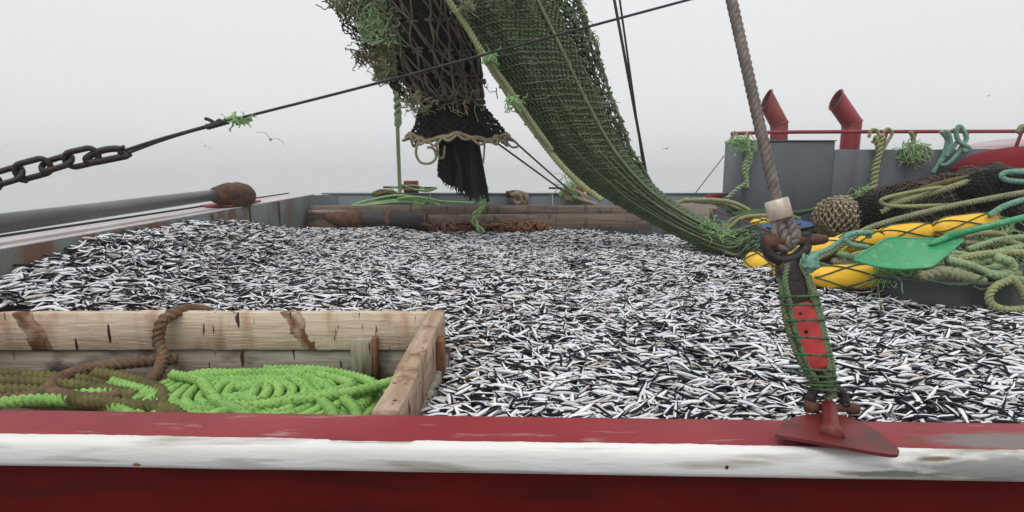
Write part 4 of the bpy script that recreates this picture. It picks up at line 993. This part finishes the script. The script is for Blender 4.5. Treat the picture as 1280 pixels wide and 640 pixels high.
fl(P(1163, 288, Y=4.95), P(1250, 277, Y=4.95), .088, 'yellow float beside the shovel handle')
fl(P(938, 278, Y=6.3), P(972, 279, Y=6.3), .05, 'small yellow float beside the blue tarpaulin')
for i, q in enumerate([(1108, 343), (1112, 338), (1250, 290)]): mk('frayed_twine', tangle(P(*q, Y=4.0 if i < 2 else 4.8), (.06, .04, .04), 26, .22, .008, seed=30+i), M['ropelime'], label=('green twine tuft at the end of the float below the shovel' if i < 2 else 'green twine tuft under the shovel handle'), cat='twine', group='green twine tufts' if i < 2 else None)

# tub full of ropes
tub = thing('round_tub', (3.15, 4.42, -1.15), 'dark grey round tub standing in the fish, full of ropes', 'tub')
mk('tub_shell', (lambda g: (g[0], g[1][:-2]))(lathe([(0, .66), (.5, .69), (.93, .715), (.95, .735), (1, .735), (1.0, .70), (.9, .68), (.3, .66)], (3.15, 4.42, -1.2), (3.15, 4.42, -.80), 56)), M['tub'], tub)
mk('tub_bottom', lathe([(0, .66), (1, .66)], (3.15, 4.42, -1.0), (3.15, 4.42, -.98), 40), M['tub'], tub)
mk('rim', tube(np.array([(3.15+.738*math.cos(a), 4.42+.738*math.sin(a), -.80) for a in np.linspace(0, 2*math.pi, 60, endpoint=False)]), .014, 6, closed=True), M['tub'], tub)
# rope bed in the tub: a few big loops of each colour, each its own rope
rg = random.Random(9)
def tubloop(n, r0, r1, z, sq=1.0):
    pts = []; ph = rg.uniform(0, 6)
    for k in range(n):
        a = ph+k*.75; rr = rg.uniform(r0, r1); pts.append((3.2+rr*math.cos(a), 4.45+rr*math.sin(a)*sq, z+rg.uniform(-.02, .03)))
    return pts
mk('rope_coil', rope(tubloop(40, .25, .6, -.90), .026, 7), M['ropedkgreen'], label='dark green rope coiled deep in the round tub', cat='rope')
mk('rope_coil', rope(tubloop(34, .3, .62, -.82), .024, 7), M['ropekhaki'], label='khaki rope coiled in the round tub', cat='rope')
mk('rope_coil', rope(tubloop(22, .25, .58, -.77), .022, 7), M['ropepale'], label='pale green rope coiled on top in the round tub', cat='rope')
def tr(q, Y, r, m, label, **k): return mk('rope', rope([P(a, b, Y=Y+(0 if len(c) == 0 else c[0])) for a, b, *c in q], r, 8), M[m], label=label, cat='rope', **k)
tr([(1262, 350), (1245, 358), (1236, 370), (1240, 381), (1256, 387), (1280, 386), (1300, 380)], 3.62, .021, 'ropeyellow', 'yellow green rope loop hanging over the rim of the round tub')
tr([(1262, 346), (1275, 360), (1284, 378), (1300, 392)], 3.63, .02, 'ropeyellow', 'yellow green rope end dropping beside the hanging loop')
tr([(1185, 325), (1215, 333), (1245, 345), (1290, 352)], 3.8, .024, 'ropepale', 'pale green rope crossing the tub above the rim')
tr([(1183, 328), (1215, 320), (1255, 316), (1300, 317)], 3.85, .022, 'ropeyellow', 'straight yellow green rope running right from the shovel blade')
tr([(1245, 322), (1262, 328), (1264, 338), (1250, 344), (1230, 342)], 3.8, .028, 'ropepale', 'pale green bight curling at the middle of the tub')
tr([(1150, 346), (1175, 340), (1205, 346), (1228, 354)], 3.72, .034, 'ropekhaki', 'thick khaki rope end lying on the tub rim')
tr([(1175, 338), (1200, 344), (1232, 354)], 3.74, .03, 'woodred', 'brown served rope end lying on the tub rim') if False else None
tr([(1206, 303), (1238, 306), (1258, 300), (1250, 293), (1225, 292), (1206, 296)], 4.3, .02, 'ropekhaki', 'grey green rope loop behind the shovel blade')
tr([(1210, 312), (1250, 300), (1290, 296)], 4.2, .02, 'ropepale', 'pale rope running under the shovel handle')
tr([(1225, 322), (1260, 312), (1300, 306)], 4.0, .02, 'ropepale', 'pale rope lying across the tub towards the rail')
tr([(1255, 300), (1280, 310), (1300, 325)], 4.1, .022, 'ropeyellow', 'yellow rope bend at the far side of the tub')
tr([(1150, 348), (1190, 356), (1215, 354), (1232, 345), (1245, 352), (1230, 362), (1216, 358)], 3.66, .006, 'ropedkgreen', 'thin green twine curling on the tub rim')
tr([(1000, 332), (1030, 320), (1062, 300), (1092, 283), (1170, 262), (1250, 246), (1310, 236)], 4.6, .02, 'ropekhaki', 'olive rope lying along the yellow floats')
tr([(990, 318), (1025, 316), (1048, 304), (1060, 294), (1078, 291), (1088, 296)], 4.4, .018, 'ropeteal', 'pale teal rope looped over the floats by the stay')
tr([(1085, 309), (1064, 306), (1057, 298), (1068, 292), (1090, 291)], 4.38, .018, 'ropeteal', 'small teal rope loop on the yellow floats')
tr([(1100, 266), (1125, 253), (1170, 240), (1215, 226), (1260, 216), (1310, 213)], 5.3, .024, 'ropekhaki', 'khaki rope lying over the brown net heap')
tr([(1105, 258), (1150, 238), (1190, 226), (1240, 217), (1300, 212)], 5.34, .022, 'ropeolive', 'olive rope lying over the brown net heap beside the khaki one')
tr([(1190, 232, .3), (1150, 238, .1), (1112, 246), (1101, 251), (1107, 256), (1125, 258), (1165, 257, .05), (1185, 256, .5)], 5.1, .014, 'ropeyellow', 'yellow rope bight at the edge of the brown net heap')
tr([(1236, 270), (1258, 257), (1300, 244)], 4.85, .022, 'ropeteal', 'teal rope leading up from the float beside the shovel handle')
tr([(1300, 216), (1262, 215), (1252, 220), (1262, 226), (1300, 228)], 5.1, .02, 'ropeteal', 'pale teal bight on top of the brown net heap')
# shovel
sv = thing('shovel', P(1140, 335, Y=3.85), 'green plastic shovel lying on the floats and ropes', 'shovel')
c00, c10, c01, c11 = P(1064, 330, Y=3.80), P(1162, 339, Y=3.72), P(1112, 300, Y=4.02), P(1206, 302, Y=4.02)
def BL(off):
    nrm = np.cross(c10-c00, c01-c00); nrm /= np.linalg.norm(nrm)
    if nrm[2] < 0: nrm = -nrm
    def f(u, v):
        p = c00*(1-u)*(1-v)+c10*u*(1-v)+c01*(1-u)*v+c11*u*v
        rd = .055*(2*u-1)**4*v**3
        dish = .045*((2*u-1)**2)+.05*max(0, v-.75)**1*2*(1-abs(2*u-1))
        return p+nrm*(dish+off)+(c10-c00)*0-(c01-c00)*rd*2.2
    return f
g1, g2 = surf(BL(0), 18, 14), surf(BL(-.008), 18, 14)
gsides = join(g1, (g2[0], [q[::-1] for q in g2[1]]))
mk('blade', gsides, M['shovel'], sv)
mk('blade_edge', tube(np.vstack([[BL(-.004)(k/18, 0) for k in range(19)], [BL(-.004)(1, k/14) for k in range(1, 15)], [BL(-.004)(1-k/18, 1) for k in range(1, 19)], [BL(-.004)(0, 1-k/14) for k in range(1, 14)]]), .008, 6, closed=True), M['shovel'], sv)
hs = BL(.012)(.62, .78)
mk('socket', lathe([(0, .008), (.2, .02), (1, .024)], hs, BL(.03)(.80, 1.05), 12), M['shovel'], sv)
mk('handle', lathe([(0, .024), (1, .021)], BL(.028)(.74, .98), P(1345, 256, Y=4.05), 14), M['shovel'], sv)

# red canister and faded canvas at the right of the casing
dm = thing('red_canister', P(1290, 217, Y=7.2), 'dark red rounded canister beside the casing, behind the net heap', 'canister')
c_ = P(1282, 217, Y=7.3)
mk('shell', lathe([(0, .72), (.2, .735), (.45, .70), (.7, .58), (.88, .40), (.97, .2), (1, .02)], c_+(0, 0, -.05), c_+(0, 0, .34), 40), M['canred'], dm)
mk('flange', tube(np.array([c_+np.array([.745*math.cos(a), .745*math.sin(a), .05]) for a in np.linspace(0, 2*math.pi, 48, endpoint=False)]), .03, 8, closed=True), M['canred'], dm)
mk('stand', lathe([(0, .5), (1, .5)], c_+(0, 0, -.9), c_+(0, 0, -.05), 24), M['casing'], dm)
mk('canvas_cover', surf(lambda u, v: np.array([6.3+2.6*u, 8.1+.7*v, .145+.16*math.sin(math.pi*v)**.6*min(1, u*3)**.7+.01*N(u*6, v*4)]), 30, 12), M['pink'], label='faded pink canvas cover on top of the grey casing', cat='canvas')

# ropes hung on the red rail
def hang(q, Y, r, m, label, extra=()): return ropething([rope([P(a, b, Y=Y-.015*i) for a, b in s], r, 8) for i, s in enumerate(q)]+[g for e in extra for g in plait([P(a, b, Y=Y-.03) for a, b in e], r*1.05, r*1.1, r*7)], M[m], label)
hang([[(946, 176), (941, 190), (938, 205), (931, 222)]], 7.93, .015, 'ropepale', 'pale green rope hanging down the corner of the grey casing', [[(934, 172), (935, 190), (930, 212), (932, 228), (922, 236), (909, 248)], [(930, 176), (937, 192), (933, 210), (934, 236)]])
mk('frayed_twine', tangle(P(926, 177, Y=7.93), (.07, .04, .05), 26, .2, .014, seed=41, down=.35), M['ropelime'], label='lime twine tuft at the corner of the grey casing', cat='twine')
hang([[(1086, 172), (1089, 163), (1096, 163), (1098, 172), (1090, 178)], [(1104, 166), (1110, 161), (1115, 167), (1108, 180), (1100, 196)]], 7.93, .018, 'ropeyellow', 'yellow green twisted rope tied to the red rail, ending in a tuft', [[(1094, 170), (1098, 190), (1092, 212), (1090, 232), (1084, 242)], [(1103, 168), (1099, 192), (1095, 214), (1093, 236)]])
mk('frayed_twine', tangle(P(1083, 237, Y=7.9), (.06, .04, .03), 30, .22, .012, seed=42, down=.5), M['ropelime'], label='lime twine tuft at the foot of the twisted rail rope', cat='twine')
mk('frayed_twine', tangle(P(1141, 186, Y=7.92), (.08, .04, .07), 30, .22, .014, seed=43, down=.4), M['ropelime'], label='loose lime twine hanging from the middle of the red rail', cat='twine')
hang([[(1138, 164), (1142, 176), (1136, 188), (1140, 205)], [(1145, 182), (1160, 186), (1164, 194), (1154, 198)]], 7.92, .024, 'ropekhaki', 'khaki rope end tied to the red rail among lime twine')
hang([[(1176, 164), (1184, 175), (1180, 192), (1172, 206), (1166, 216)], [(1196, 162), (1200, 158), (1208, 172), (1202, 184), (1194, 196), (1182, 206), (1174, 204), (1184, 194), (1196, 178)], [(1184, 163), (1188, 178), (1182, 196)], [(1194, 160), (1198, 176), (1212, 186), (1204, 190)]], 7.92, .026, 'ropeteal', 'pale teal rope looped over the red rail')
hang([[(1272, 166), (1279, 158), (1290, 170), (1286, 182)]], 7.95, .03, 'ropekhaki', 'khaki rope turn near the end post of the red rail')

# ------------------------------------------------------------------ gulls
def gull(p, span, tilt, label):
    s = span/2; v = []; f = []
    t = thing('gull', p, label, 'gull')
    bod = lathe([(0, .002), (.1, .03*span), (.35, .055*span), (.7, .035*span), (.95, .02*span), (1, .03*span)], (0, -.22*span, 0), (0, .22*span, 0), 10)
    R_ = Euler((.1, tilt, .5)).to_matrix()
    def T(g): return np.array([np.array(R_ @ Vector(q)) for q in g[0]])+np.array(p), g[1]
    mk('body', T(bod), M['gull'], t)
    for sg in (1, -1):
        v = []; st_ = [(0, .10, 0), (.4, .11, .12), (.75, .07, .10), (1, .01, .02)]
        for q, c, z in st_:
            x = sg*q*s
            for dy, dz in ((-c*span, 0), (0, .012*span), (c*span*.6, 0), (0, -.008*span)): v.append((x, dy+.1*span*q*q, z*span+dz))
        f = [(i*4+k, i*4+(k+1) % 4, (i+1)*4+(k+1) % 4, (i+1)*4+k) for i in range(3) for k in range(4)]+[(12, 13, 14, 15)]
        mk('wing', T((np.array(v), f)), M['gull'], t)
for q, Y, sp, tl, lb in (((338, 174), 24, 1.15, .42, 'larger gull gliding over the sea beyond the guy wire'), ((256, 182), 34, .75, .7, 'small gull near the larger gull over the sea'), ((833, 186), 36, .6, -.3, 'small gull flying beyond the rigging wires'), ((10, 182), 60, .6, .1, 'tiny far gull above the rusty chain'), ((1236, 120), 60, .55, .05, 'tiny far gull high above the red rail')):
    gull(P(*q, Y=Y), sp, tl, lb)

# ------------------------------------------------------------------ mist over the water
hz = bpy.data.meshes.new('haze'); bm = bmesh.new(); bmesh.ops.create_cube(bm, size=1)
zlo, zhi = -1.0, CZ+8.6
for v in bm.verts: v.co = Vector((v.co.x*1190, v.co.y*1190, (zlo+zhi)/2+v.co.z*(zhi-zlo)))
bm.to_mesh(hz); bm.free()
hm_ = bpy.data.materials.new('sea_mist'); hm_.use_nodes = True; q = hm_.node_tree; q.nodes.clear()
oo = q.nodes.new('ShaderNodeOutputMaterial'); pv = q.nodes.new('ShaderNodeVolumePrincipled'); pv.inputs['Color'].default_value = (1, 1, 1, 1); pv.inputs['Density'].default_value = .0042; pv.inputs['Anisotropy'].default_value = .85
q.links.new(pv.outputs[0], oo.inputs['Volume']); hz.materials.append(hm_)
hzo = bpy.data.objects.new('haze', hz); COL.objects.link(hzo); props(hzo, 'thin pale mist lying over the sea', 'haze', kind='stuff')
